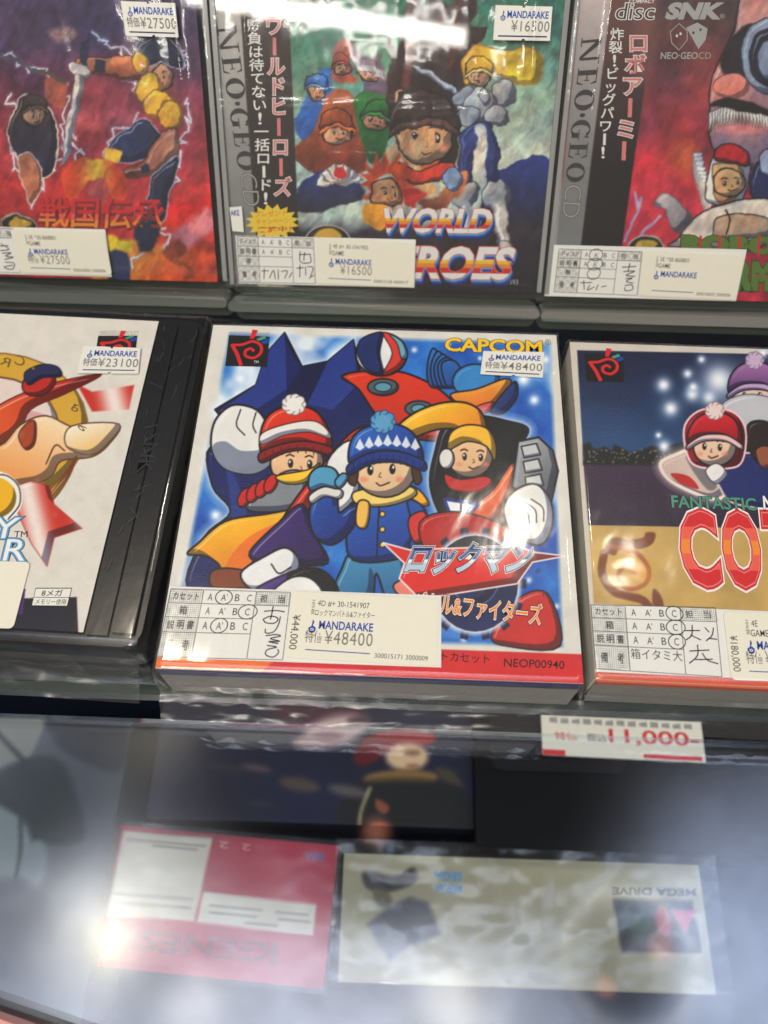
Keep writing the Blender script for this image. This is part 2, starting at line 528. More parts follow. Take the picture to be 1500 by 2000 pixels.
class Sheet:
    def __init__(s, fr, u0, v0, u1, v1, cell, z=0.0):
        s.fr = fr; s.z = z
        s.nx = max(2, int(round((u1 - u0) / cell))); s.ny = max(2, int(round((v1 - v0) / cell)))
        s.U, s.V = np.meshgrid(np.linspace(u0, u1, s.nx + 1), np.linspace(v0, v1, s.ny + 1))
        s.X, s.Y = fr.px(s.U, s.V, z)
        s.C = np.zeros(s.U.shape + (3,)) + 255.0

    def _paint(s, sl, a, c):
        if callable(c): cc = c(s.X[sl], s.Y[sl])
        elif isinstance(c, tuple) and len(c) == 4 and isinstance(c[0], (tuple, list)):
            c0, c1, q0, q1 = c; q0 = np.array(q0, float); q1 = np.array(q1, float); d = q1 - q0
            t = np.clip(((s.X[sl] - q0[0]) * d[0] + (s.Y[sl] - q0[1]) * d[1]) / (d @ d), 0, 1)[..., None]
            cc = np.array(c0, float) * (1 - t) + np.array(c1, float) * t
        else: cc = np.array(c, float)
        s.C[sl] = s.C[sl] * (1 - a[..., None]) + cc * a[..., None]

    def fill(s, c, a=1.0):
        s._paint(np.s_[:, :], np.full(s.X.shape, float(a)), c)

    def _sl(s, p, pad):
        x0, y0 = p.min(0) - pad; x1, y1 = p.max(0) + pad
        m = (s.X > x0) & (s.X < x1) & (s.Y > y0) & (s.Y < y1)
        r = np.where(m.any(1))[0]; c = np.where(m.any(0))[0]
        if len(r) == 0: return None
        return np.s_[r[0]:r[-1] + 1, c[0]:c[-1] + 1]

    def sdf(s, p, sl):
        x, y = s.X[sl], s.Y[sl]
        d = np.full(x.shape, 1e12); sg = np.ones(x.shape)
        n = len(p)
        for i in range(n):
            a, b = p[i], p[i - 1]
            ex, ey = b - a; wx, wy = x - a[0], y - a[1]
            t = np.clip((wx * ex + wy * ey) / max(ex * ex + ey * ey, 1e-9), 0, 1)
            d = np.minimum(d, (wx - ex * t) ** 2 + (wy - ey * t) ** 2)
            c1 = y >= a[1]; c2 = y < b[1]; c3 = ex * wy > ey * wx
            sg = np.where((c1 & c2 & c3) | (~c1 & ~c2 & ~c3), -sg, sg)
        return sg * np.sqrt(d)

    def poly(s, pts, c, line=None, lw=3.0, soft=1.2, smooth=True, a=1.0, glow=None, gw=14, cel=True):
        p = smooth_closed(pts) if smooth else np.asarray(pts, float)
        sl = s._sl(p, 6 + lw + 3 * soft + (gw * 2 if glow else 0))
        if sl is None: return
        d = s.sdf(p, sl)
        if glow is not None: s._paint(sl, np.clip(np.exp(-np.maximum(d, 0) / gw) * 0.95, 0, 1) * (d < gw * 2.0), glow)
        if line is not None: s._paint(sl, np.clip(0.5 - (d - lw / 2) / (2 * soft), 0, 1) * a, line)
        ins = np.clip(0.5 - (d + (lw / 2 if line is not None else 0)) / (2 * soft), 0, 1) * a
        s._paint(sl, ins, c)
        big = min(np.ptp(p[:, 0]), np.ptp(p[:, 1]))
        if cel and line is not None and big > 22:      # inked shade side and a drawn gleam, as in a comic print
            k = min(12, big * .14)
            d2 = s.sdf(p + np.array([-k, -k]), sl)
            sh = np.clip(0.5 + d2 / 2.0, 0, 1) * ins
            s.C[sl] = s.C[sl] * (1 - sh[..., None] * np.array((.42, .40, .30)))
            d3 = s.sdf(p + np.array([k * .55, k * .55]), sl)
            gl = np.clip(0.5 + (d3 + .5) / 2.0, 0, 1) * np.clip((-d - 4 - lw * .5) / 2, 0, 1) * np.clip((d3 + 6) / 3, 0, 1) * ins * .40
            s.C[sl] = s.C[sl] + (255 - s.C[sl]) * gl[..., None]

    def ell(s, cx_, cy_, rx, ry, c, ang=0, n=28, **k):
        t = np.linspace(0, 2 * np.pi, n, endpoint=False)
        ca, sa = math.cos(math.radians(ang)), math.sin(math.radians(ang))
        x, y = np.cos(t) * rx, np.sin(t) * ry
        s.poly(np.stack([cx_ + x * ca - y * sa, cy_ + x * sa + y * ca], 1), c, smooth=False, **k)

    def line(s, pts, c, w=3, soft=1.0, a=1.0, smooth=True, taper=False):
        p = smooth_open(pts) if smooth and len(pts) > 2 else np.asarray(pts, float)
        sl = s._sl(p, w + 4 * soft + 4)
        if sl is None: return
        x, y = s.X[sl], s.Y[sl]; d = np.full(x.shape, 1e9)
        for i in range(len(p) - 1):
            A, B = p[i], p[i + 1]; e = B - A
            t = np.clip(((x - A[0]) * e[0] + (y - A[1]) * e[1]) / max(e @ e, 1e-9), 0, 1)
            dd = np.sqrt((x - A[0] - e[0] * t) ** 2 + (y - A[1] - e[1] * t) ** 2)
            if taper: dd = dd + w / 2 * (i + t) / len(p)
            d = np.minimum(d, dd)
        s._paint(sl, np.clip(0.5 - (d - w / 2) / (2 * soft), 0, 1) * a, c)

    def spot(s, x, y, r, c, a=1.0, p=2.0):
        d = np.sqrt((s.X - x) ** 2 + (s.Y - y) ** 2) / r
        s._paint(np.s_[:, :], np.exp(-d ** p) * a, c)

    def wobble(s, seed, amt, cell=30):
        """hand-painted edges: later shapes land a little unevenly"""
        s.X0, s.Y0 = s.X.copy(), s.Y.copy()
        s.X = s.X + (fbm(s.X0, s.Y0, seed, cell) - .5) * amt; s.Y = s.Y + (fbm(s.X0, s.Y0, seed + 50, cell) - .5) * amt

    def paint(s, seed, amt=.5):
        """brush marks over the painted part, then straight edges again"""
        a = fbm(s.X * 1.0 + s.Y * .6, s.Y * .25 - s.X * .3, seed, 9, 4) - .5
        b = fbm(s.X, s.Y, seed + 7, 22, 4) - .5
        c = fbm(s.X, s.Y, seed + 17, 60, 3) - .5
        f = 1 + (a * .8 + b * .9 + c * .5) * amt
        hue = np.stack([1 + c * .30, 1 + b * .10, 1 - c * .30], -1)
        s.C = np.clip(s.C * f[..., None] * hue, 0, 255)
        s.X, s.Y = s.X0, s.Y0

    def mottle(s, seed, cell, amt):
        n = fbm(s.X, s.Y, seed, cell) - 0.5
        s.C = np.clip(s.C * (1 + n[..., None] * amt), 0, 255)

    def build(s, name, parent, m, gamma=1.14):
        s.C = 255.0 * (np.clip(s.C, 0, 255) / 255.0) ** gamma
        nx, ny = s.nx + 1, s.ny + 1
        v = np.stack([s.U, s.V, np.full(s.U.shape, s.z)], -1).reshape(-1, 3)
        i = np.arange(nx * ny).reshape(ny, nx)
        q = np.stack([i[:-1, :-1], i[:-1, 1:], i[1:, 1:], i[1:, :-1]], -1).reshape(-1, 4)
        me = bpy.data.meshes.new(name)
        me.vertices.add(len(v)); me.vertices.foreach_set('co', v.ravel())
        me.loops.add(q.size); me.loops.foreach_set('vertex_index', q.ravel().astype(np.int32))
        me.polygons.add(len(q)); me.polygons.foreach_set('loop_start', np.arange(0, q.size, 4, dtype=np.int32))
        try: me.polygons.foreach_set('loop_total', np.full(len(q), 4, dtype=np.int32))
        except Exception: pass
        me.update(calc_edges=True)
        ca = me.color_attributes.new('Col', 'FLOAT_COLOR', 'POINT')
        rgba = np.concatenate([lin(np.clip(s.C, 0, 255)).reshape(-1, 3), np.ones((len(v), 1))], 1)
        ca.data.foreach_set('color', rgba.ravel().astype(np.float32))
        me.materials.append(m)
        return link(name, me, parent)


OUT = (22, 20, 26)     # comic outline

# ---------------------------------------------------------------- setting
FLOORZ = -0.215
mb = MB()
mb.box((-1.2, -1.2, FLOORZ - 0.02), (1.4, 0.9, FLOORZ), mat('navy_felt', (24, 28, 44), 0.9, spec=0.1, bump=0.5, bscale=220, var=0.2))
tag(mb.build('floor'), kind='structure')
mb = MB()
mb.box((-1.2, 0.42, FLOORZ), (1.4, 0.45, 0.5), mat('dark_wall_paint', (60, 58, 58), 0.7, spec=0.3, bscale=20, var=0.2))
tag(mb.build('wall'), kind='structure')

GLASS = film('shelf_glass', f0=0.05, rough=0.01, tint=(0.80, 0.86, 0.84))
GEDGE = mat('green_glass_edge', (22, 40, 36), 0.35, spec=0.25, bscale=30, var=0.2)
sh = bpy.data.objects.new('glass_shelf', None); col.objects.link(sh); sh.location = (0.07, 0.18, 0)
tag(sh, 'clear glass shelf with dark green front edge carrying both rows of game packages', 'shelf')
mb = MB(); mb.box((-0.9, -0.1785, -0.008), (0.9, 0.22, 0.0), GLASS); mb.build('glass_pane', sh)
mb = MB(); mb.box((-0.9, -0.1817, -0.0085), (0.9, -0.1787, -0.0002), GEDGE); mb.build('front_edge', sh, bevel=0.0008)
mb = MB(); mb.box((-0.9, -0.1800, -0.0145), (0.9, -0.1700, -0.0100), mat('dark_metal_rail', (20, 24, 26), 0.5, metal=0.0, bscale=60, var=0.15)); mb.build('support_rail', sh, bevel=0.0008)

CG = film('counter_glass', f0=0.075, rough=0.012, tint=(0.95, 0.97, 0.98), bump=0.06, bscale=14, dist=0.001)
mb = MB(); mb.box((-1.0, -0.60, -0.030), (1.2, -0.004, -0.024), CG)
tag(mb.build('glass_countertop'), 'large clear counter glass in front of the shelf, reflecting hazy ceiling light', 'glass top')

# copper-pink trim at the near left corner of the counter glass
a = at(-60, 1943, -0.022); b = at(190, 2030, -0.022)
d = (b - a) / np.linalg.norm(b - a)
fr = Frame(a - d * 0.25, d, np.cross([0, 0, 1], d))
t = fr.empty('counter_trim'); tag(t, 'rounded copper pink trim strip lying at the near left corner of the counter', 'trim')
cop = mat('copper_pink_paint', (222, 150, 132), 0.35, metal=0.0, spec=0.6, bscale=30, var=0.08)
mb = MB(); mb.box((0, -0.03, -0.002), (0.6, -0.0018, 0.006), cop); mb.build('trim_board', t, bevel=0.002)
mb = MB(); mb.box((0, -0.0018, -0.002), (0.6, 0.0, 0.0075), mat('dark_copper_lip', (122, 66, 58), 0.3, spec=0.6, bscale=40, var=0.1)); mb.build('lip', t, bevel=0.0015)

WRAP = film('shrink_wrap', f0=0.045, rough=0.11, bump=0.12, bscale=42, dist=0.0025, stretch=(1.0, 0.6, 1), haze=0.004)
WRAP2 = film('crinkled_wrap', f0=0.03, rough=0.22, bump=0.10, bscale=30, dist=0.004, stretch=(0.15, 2.2, 1.6), haze=0.03)
SLEEVE = film('clear_sleeve', f0=0.05, rough=0.09, bump=0.16, bscale=26, dist=0.003, stretch=(0.5, 2.0, 1), haze=0.006)
ACRYL = film('clear_case_plastic', f0=0.06, rough=0.03, tint=(0.97, 0.975, 0.97), haze=0.008)
SMOKE = film('smoky_acrylic', f0=0.08, rough=0.08, tint=(0.55, 0.55, 0.53), bump=0.3, bscale=25, dist=0.002, haze=0.22)


def sheetmesh(name, parent, m, u0, u1, v0, v1, zf, nu=60, nv=60, smooth=True):
    """a thin uneven film, zf(u, v) its height"""
    U, V = np.meshgrid(np.linspace(u0, u1, nu), np.linspace(v0, v1, nv))
    Z = zf(U, V)
    v = np.stack([U, V, Z], -1).reshape(-1, 3)
    i = np.arange(nu * nv).reshape(nv, nu)
    q = np.stack([i[:-1, :-1], i[:-1, 1:], i[1:, 1:], i[1:, :-1]], -1).reshape(-1, 4)
    me = bpy.data.meshes.new(name); me.from_pydata(v.tolist(), [], q.tolist())
    me.polygons.foreach_set('use_smooth', [smooth] * len(q)); me.materials.append(m); me.update()
    return link(name, me, parent)


def wrapmesh(name, parent, m, u0, u1, v0, v1, depth, seed, flare=0.004, amp=0.0004, top=0.0011):
    """shrink wrap over a box: a sheet over the top that runs down past every edge and puckers at the front"""
    def prof(n, lo, hi):
        e = 0.0012
        a = [lo - flare, lo - flare * 0.8, lo - flare * 0.45, lo - e, lo - e * 0.6, lo]
        return a + list(np.linspace(lo, hi, n)[1:-1]) + [hi, hi + e * 0.6, hi + e, hi + flare * 0.35, hi + flare * 0.5]
    def zz(n):
        return [-depth, -depth * 0.6, -depth * 0.25, -0.003, -0.0008, 0] + [0] * (n - 2) + [0, -0.0008, -0.003, -depth * 0.5, -depth * 0.95]
    n = 56
    us, vs = np.array(prof(n, u0, u1)), np.array(prof(n, v0, v1))
    zu, zv = np.array(zz(n)), np.array(zz(n))
    U, V = np.meshgrid(us, vs); Zu, Zv = np.meshgrid(zu, zv)
    Z = np.minimum(Zu, Zv) + top
    fold = np.clip(-(Z - top) / depth, 0, 1)
    Z = Z + (fbm(U * 1e4, V * 1e4, seed, 160) - 0.5) * amp * (1 + 2 * fold)
    V = V - fold * (fbm(U * 1e4, Z * 1e4 + 50, seed + 9, 46, 3) - 0.5) * 0.004
    U = np.where((U < u0) | (U > u1), np.clip(U, u0 - .0012, u1 + .0012), U) + fold * (fbm(V * 1e4, Z * 1e4 + 50, seed + 19, 60, 3) - 0.5) * 0.002
    v = np.stack([U, V, Z], -1).reshape(-1, 3)
    nu, nv = len(us), len(vs)
    i = np.arange(nu * nv).reshape(nv, nu)
    q = np.stack([i[:-1, :-1], i[:-1, 1:], i[1:, 1:], i[1:, :-1]], -1).reshape(-1, 4)
    me = bpy.data.meshes.new(name); me.from_pydata(v.tolist(), [], q.tolist())
    me.polygons.foreach_set('use_smooth', [True] * len(q)); me.materials.append(m); me.update()
    return link(name, me, parent)


# ---------------------------------------------------------------- labels and stickers
def flame(mb, q, a, b, w, h, z):
    """the little blue flame-and-drop mark beside the shop name"""
    P = [(0.55, 0), (0.75, .2), (.62, .42), (.98, .60), (.95, .86), (.6, 1), (.22, .9), (.1, .62), (.4, .5), (.48, .3)]
    mb.flat([q(a + x * w, b + y * h) for x, y in smooth_closed(P, 4)], z, BLUE)
    mb.ring(q(a + .55 * w, b + .74 * h), 0.00042, 0.00035, 0.00022, z + 2e-5, INKW, n=14)


def price_sticker(parent, fr, tl, tr, br, bl, price, z=0.0004, label=None, kanji=True, short=False):
    q = Quad(fr, tl, tr, br, bl, z)
    mb = MB(fr)
    o = [(0, 0)]
    if not short:
        o += [(.47, 0), (.48, .05), (.52, .05), (.53, 0)]
    o += [(1, 0), (1, 1)]
    if not short: o += [(.56, 1), (.55, .95), (.51, .95), (.50, 1)]
    o += [(0, 1)]
    mb.slab(q.pts(o), z, z + 0.00012, WHITE)
    s = mb.build('price_sticker', parent)
    if label: s['label'] = label
    z += 0.00016
    t = MB(fr)
    flame(t, q, .09, .14, .10, .30, z)
    q.text(t, 'MANDARAKE', .22, .15, .94, .35, z, BLUE, 0.022)
    if kanji:
        q.text(t, '特価', .06, .45, .29, .74, z, GREYINK, 0.012)
        q.text(t, '¥' + price, .31, .44, .98, .76, z, GREYINK, 0.004, space=1.1)
    else:
        q.text(t, '¥' + price, .30, .42, .97, .74, z, GREYINK, 0.004, space=1.1)
    q.line(t, .08, .88, .94, .88, 0.00045, z, NAVY)
    t.build('lettering', s)
    return s


ROWS = (0, .21, .42, .64, 1.0)
COLS = (0, .275, .715, 1.0)


def grading_label(parent, fr, strip, table, rows, marks, hand, z, pen=PEN, blur=False, note=None, lines=None):
    """white condition table with grades to circle; strip = whole label corners, table = corners of the printed grid"""
    qs = Quad(fr, *strip, z); q = Quad(fr, *table, z)
    c = np.array(qs.c)
    sh_ = Sheet(fr, c[:, 0].min(), c[:, 1].min(), c[:, 0].max(), c[:, 1].max(), 0.00022 if not blur else 0.00035, z)
    # keep it a slab under the sheet
    sh_.C[:] = (232, 230, 220)
    inv = np.array([q.c[1] - q.c[0], q.c[3] - q.c[0]]).T
    st = np.linalg.inv(inv) @ (np.stack([sh_.U.ravel(), sh_.V.ravel()]) - q.c[0][:, None])
    S_, T_ = st[0].reshape(sh_.U.shape), st[1].reshape(sh_.U.shape)
    m = ((S_ > 0) & (S_ < COLS[1]) & (T_ > 0) & (T_ < 1)) | ((S_ > COLS[2]) & (S_ < 1) & (T_ > 0) & (T_ < ROWS[1]))
    k = 2 * math.pi / 0.00125
    dots = np.clip(np.sin((sh_.U + sh_.V) * k) * np.sin((sh_.U - sh_.V) * k) * 2.2 - .25, 0, 1)
    sh_.C = np.where(m[..., None], sh_.C * (1 - 0.55 * dots[..., None]), sh_.C)
    lab = sh_.build('grading_label', parent, PRINT2, 1.0)
    t = MB(fr); z1 = z + 5e-5
    lw = 0.00022
    for i, b in enumerate(ROWS):
        for j in range(3):
            if j == 2 and i in (2, 3): continue
            q.line(t, COLS[j] + .004, b, COLS[j + 1] - .004, b, lw, z1, LINE)
    for a_ in COLS: q.line(t, a_, 0.0, a_, 1.0, lw, z1 + 2e-5, LINE)
    z1 += 4e-5
    for i, r in enumerate(rows):
        b0, b1 = ROWS[i], ROWS[i + 1]; h = b1 - b0
        if i == 3: b0 += h * .12; b1 -= h * .12; h = b1 - b0
        n = len(r)
        if n >= 4: q.text(t, r, .03, b0 + h * .24, .245, b1 - h * .24, z1, DGREY, 0.012)
        elif n == 3:
            for k_, ch in enumerate(r): q.text(t, ch, .03 + k_ * .08, b0 + h * .2, .085 + k_ * .08, b1 - h * .2, z1, DGREY, 0.012)
        elif n == 2:
            q.text(t, r[0], .05, b0 + h * .22, .105, b1 - h * .22, z1, DGREY, 0.01); q.text(t, r[1], .18, b0 + h * .22, .235, b1 - h * .22, z1, DGREY, 0.01)
        else: q.text(t, r, .105, b0 + h * .2, .17, b1 - h * .2, z1, DGREY, 0.012)
        if i < 3:
            for ch, x in zip(('A', "A'", 'B', 'C'), (.32, .43, .545, .645)):
                if lines and i >= lines: break
                w = .038 if ch != "A'" else .05
                q.text(t, ch, x, b0 + h * .26, x + w, b1 - h * .24, z1, DGREY, 0.0)
    q.text(t, '担', .755, .05, .815, .165, z1, DGREY, 0.01); q.text(t, '当', .90, .05, .96, .165, z1, DGREY, 0.01)
    for (i, j) in marks:
        x = (.32, .43, .545, .645)[j] + .022
        cc = q(x, (ROWS[i] + ROWS[i + 1]) / 2)
        t.ring(cc, 0.0026 + .0003 * (i % 2), 0.0023, 0.0003, z1 + 3e-5, pen, ang=0.2 * i, n=36)
    for st_ in hand:
        t.stroke(smooth_open(np.array([q(a_, b_) for a_, b_ in st_]), 6), 0.00036, z1 + 4e-5, pen)
    if note:
        body, (a0, b0, a1, b1) = note
        q.text(t, body, a0, b0, a1, b1, z1 + 5e-5, pen, -0.004)
    t.build('table_print', lab)
    return lab


def stock_label(parent, fr, corners, z, code, title, price, side, number, kanji=True, faded=False):
    q = Quad(fr, *corners, z)
    w = np.linalg.norm(q.c[1] - q.c[0]); h = np.linalg.norm(q.c[3] - q.c[0])
    mb = MB(fr)
    pts = [(u / w, v / h) for u, v in rounded(0, 0, w, h, 0.0016)]
    mb.slab(q.pts(pts), z, z + 0.00014, CREAM)
    s = mb.build('stock_label', parent)
    z += 0.00018; t = MB(fr)
    q.text(t, code, .18, .12, .18 + min(.35, .022 * len(code)), .215, z, DGREY)
    q.text(t, title, .17, .26, .17 + min(.40, .03 * len(title)), .36, z, DGREY, 0.004)
    flame(t, q, .13, .42, .055, .20, z)
    q.text(t, 'MANDARAKE', .205, .43, .565, .55, z, BLUE, 0.022)
    pm_ = GREYINK
    if kanji: q.text(t, '特価', .12, .58, .235, .76, z, pm_, 0.01)
    if price: q.text(t, '¥' + price, .25, .57, .57, .77, z, pm_, 0.0, space=1.1)
    q.line(t, .13, .87, .56, .875, 0.0003, z, BLUE)
    if number: q.text(t, number, .59, .86, .94, .93, z, DGREY)
    if side: q.text(t, side, .015, .36, .075, .88, z, DGREY, 0.0, rot=-90)
    q.text(t, '10%税', .14, .12, .165, .34, z, DGREY, 0.0, rot=-90)
    t.build('lettering', s)
    return s


def serif(mb, q, ch, a0, b0, a1, b1, z, m, thin=.10, thick=.26):
    """one upright serif capital drawn in the unit square of its cell, rotated with its strip"""
    def P(x, y): return q(a0 + (a1 - a0) * y, b0 + (b1 - b0) * x)     # letters read downwards: x runs down the strip, y from base (left) up... 
    def rect(x0, y0, x1, y1): mb.flat([P(x0, y0), P(x1, y0), P(x1, y1), P(x0, y1)], z, m)
    if ch == 'N':
        rect(.10, .06, .10 + thin, .94 - thin * .6); rect(.0, .0, .34, .055); rect(.84 - thin, .06, .84, .94)
        rect(.66, .945, 1.0, 1.0)
        mb.flat([P(.0, 1.0), P(.26, 1.0), P(.84, .0), P(.70, .0)], z + 2e-5, m)
    elif ch == 'E':
        rect(.12, .055, .12 + thick, .945); rect(.0, .0, .82, .05); rect(.0, .95, .80, 1.0)
        rect(.12 + thick, .47, .62, .53); rect(.63, .36, .68, .64)
        mb.flat([P(.82, .0), P(.90, .30), P(.85, .30), P(.72, .052)], z, m); mb.flat([P(.80, 1.0), P(.86, .72), P(.81, .72), P(.70, .948)], z, m)
    elif ch in 'OG':
        n = 36; A = []; B = []
        a_s = 0 if ch == 'O' else math.radians(42); a_e = 2 * math.pi if ch == 'O' else math.radians(320)
        for k in range(n + 1):
            t = a_s + (a_e - a_s) * k / n
            A.append((.5 + .5 * math.cos(t), .5 + .52 * math.sin(t))); B.append((.5 + (.5 - thick) * math.cos(t), .5 + .45 * math.sin(t)))
        for k in range(n): mb.flat([P(*A[k]), P(*A[k + 1]), P(*B[k + 1]), P(*B[k])], z, m)
        if ch == 'G':
            rect(.66, .05, .66 + thick, .40); rect(.50, .41, 1.04, .46)
            mb.flat([P(.80, .76), P(.90, .76), P(.92, 1.0), P(.86, .98)], z + 2e-5, m)
    elif ch == '·':
        t = np.linspace(0, 2 * math.pi, 16, endpoint=False)
        mb.flat([P(.5 + .5 * math.cos(x), .5 + .15 * math.sin(x)) for x in t], z, m)


def neogeo_strip(mb, q, z, m=DGREY):
    """NEO·GEO CD reading down a strip; q: strip corners, s across, t down; letter tops point right"""
    cells = [('N', .0, .155), ('E', .175, .285), ('O', .30, .425), ('·', .44, .465), ('G', .48, .60), ('E', .62, .73), ('O', .745, .87)]
    for ch, t0, t1 in cells: serif(mb, q, ch, 0.0, t0, 1.0, t1, z, m)
    for k, ch in enumerate('CD'):
        t0 = .885 + k * .115
        mb.text(ch, q(0, t0), q(0, t0 + .105), q(1, t0), z, m, 0.0)
        mb.text(ch, q(0.0, t0), q(0.0, t0 + .105), q(1.0, t0), z + 3e-5, LGREY, -0.022)


def pocket_mark(mb, q, z, dim=False):
    """black square with a red spiral P and green and blue ticks"""
    mb.flat(q.pts([(0, 0), (1, 0), (1, 1), (0, 1)]), z, BLACK)
    P = [(.10, .32), (.34, .30), (.60, .18), (.80, .30), (.82, .55), (.66, .72), (.47, .66), (.45, .50), (.56, .42), (.66, .50)]
    mb.stroke(smooth_open(np.array([q(a, b) for a, b in P]), 6), 0.0011, z + 3e-5, RED)
    mb.stroke(np.array([q(.10, .30), q(.26, .62), q(.38, .98)]), 0.0013, z + 5e-5, RED)
    mb.flat(q.pts([(.52, .10), (.56, -.22), (.70, -.20), (.62, .08)]), z + 3e-5, RED)
    mb.flat(q.pts([(.68, .10), (.86, -.02), (.92, .06), (.74, .16)]), z + 3e-5, TEAL)
    mb.flat(q.pts([(.80, .18), (.98, .06), (1.0, .20), (.86, .26)]), z + 3e-5, BLUE)


# ================================================================ CENTRE BOX
HB = 0.024
frC = Frame((0, 0, HB), (1, 0, 0), (0, 1, 0))
W, H = 0.127, 0.1308
boxC = frC.empty('game_box')
tag(boxC, 'white bordered game box with silver katakana title and blue and red artwork, in shrink wrap', 'game box', 'boxed games lying flat on the glass shelf')
mb = MB(frC)
BC = mat('white_carton', (222, 218, 206), 0.5, spec=0.3, bscale=200, var=0.05)
mb.slab([(0, 0), (W, 0), (W, H), (0, H)], -HB + 0.0004, -0.0003, BC)
mb.build('carton', boxC, bevel=0.0006)
mb = MB(frC)   # printed front side of the carton: navy edge and a grey lower face
mb.box((0.0004, -0.0006, -0.0045), (W - .0004, 0.0001, -0.0006), mat('navy_carton', (20, 26, 78), 0.4, bscale=200))
mb.box((0.0004, -0.0005, -0.0225), (W - .0004, 0.0001, -0.0047), mat('grey_carton', (148, 146, 138), 0.5, bscale=900, var=0.3))
mb.build('front_side', boxC)

s = Sheet(frC, 0, 0, W, H, 0.00024, 0.0)
X, Y = s.X, s.Y
s.fill((226, 222, 210))
art = [(449, 652), (1074, 672), (1098, 1262), (338, 1240)]
n1 = fbm(X, Y, 3, 110)[..., None]


def skyb(x, y):
    n = fbm(x, y, 3, 120)[..., None]; n2 = fbm(x, y, 31, 60)[..., None]
    c = np.array((10, 62, 160.)) * (1 - n2) + np.array((70, 160, 228.)) * n2
    w = np.clip((n - .52) * 4.2, 0, 1)
    return c * (1 - w) + np.array((232, 240, 244.)) * w


s.poly(art, skyb, smooth=False, soft=5)
for _ in range(16):
    a_, b_ = [(rng.uniform(440, 520), rng.uniform(740, 800)), (rng.uniform(1000, 1080), rng.uniform(700, 860)), (rng.uniform(360, 460), rng.uniform(1000, 1140)), (rng.uniform(640, 700), rng.uniform(660, 720))][_ % 4]
    r_ = rng.uniform(5, 12); s.spot(a_, b_, r_ * 1.8, (170, 206, 240), .7); s.spot(a_, b_, r_, (252, 252, 255), 1)
for _ in range(70):
    s.spot(rng.uniform(430, 1090), rng.uniform(660, 1250), rng.uniform(2, 7), (245, 248, 255), .9)
# plain generic children in winter clothes, in the same colour masses


def face(s, x, y, r, skin, look=1, tilt=0):
    s.ell(x, y, r, r * .92, (skin, tuple(int(c * .9) for c in skin), (x, y - r), (x, y + r)), line=OUT, lw=3.5)
    for e in (-1, 1):
        s.ell(x + e * r * .36 + look * r * .12, y + r * .02 + e * tilt, r * .10, r * .17, (30, 26, 30), cel=False)
        s.ell(x + e * r * .36 + look * r * .09, y - r * .04 + e * tilt, r * .035, r * .05, (250, 250, 250), cel=False)
        s.line([(x + e * r * .36 + look * r * .1 - r * .14, y - r * .26 + e * tilt), (x + e * r * .36 + look * r * .1, y - r * .31 + e * tilt), (x + e * r * .36 + look * r * .1 + r * .14, y - r * .25 + e * tilt)], (60, 40, 36), 3)
        s.ell(x + e * r * .58 + look * r * .1, y + r * .34, r * .14, r * .09, (236, 140, 110), soft=3, a=.7)
    s.line([(x + look * r * .14, y + r * .12), (x + look * r * .2, y + r * .25), (x + look * r * .12, y + r * .27)], (130, 80, 60), 2)
    s.line([(x - r * .16 + look * r * .12, y + r * .46), (x + look * r * .14, y + r * .54), (x + r * .26 + look * r * .12, y + r * .44)], (90, 36, 34), 3)


s.poly([(420, 800), (500, 752), (520, 690), (556, 650), (590, 716), (640, 706), (690, 664), (712, 758), (800, 812), (770, 880), (640, 930), (500, 900)], (26, 40, 100), line=OUT, lw=4, glow=(236, 242, 250), gw=10, smooth=False)
s.poly([(520, 690), (556, 650), (560, 760), (500, 800), (440, 795), (500, 752)], (44, 66, 142), smooth=False)
s.poly([(640, 706), (690, 664), (700, 750), (650, 800), (600, 790)], (44, 66, 142), smooth=False, soft=2)
s.poly([(590, 716), (640, 706), (600, 790), (640, 930), (560, 860), (560, 760)], (18, 26, 74), smooth=False)
s.poly([(410, 875), (415, 950), (450, 1000), (398, 1050), (366, 1148), (470, 1160), (600, 1120), (590, 960), (500, 900)], (28, 42, 104), line=OUT, lw=4, glow=(236, 242, 250), gw=9)
s.poly([(440, 900), (470, 960), (480, 1010), (430, 1070), (405, 1100), (450, 1010)], (46, 66, 138), soft=2)
# white cloud
s.poly([(412, 868), (420, 822), (452, 792), (492, 796), (515, 815), (532, 850), (530, 900), (495, 925), (450, 920), (424, 900)], (236, 234, 226), line=OUT, lw=4)
s.poly([(416, 870), (440, 862), (470, 880), (510, 878), (530, 868), (528, 905), (495, 925), (450, 920), (424, 900)], (138, 146, 162), a=.95)
s.line([(470, 800), (462, 830), (478, 850)], OUT, 2.5); s.line([(500, 806), (494, 830), (500, 845)], OUT, 2.5)
# child in a red striped knit hat


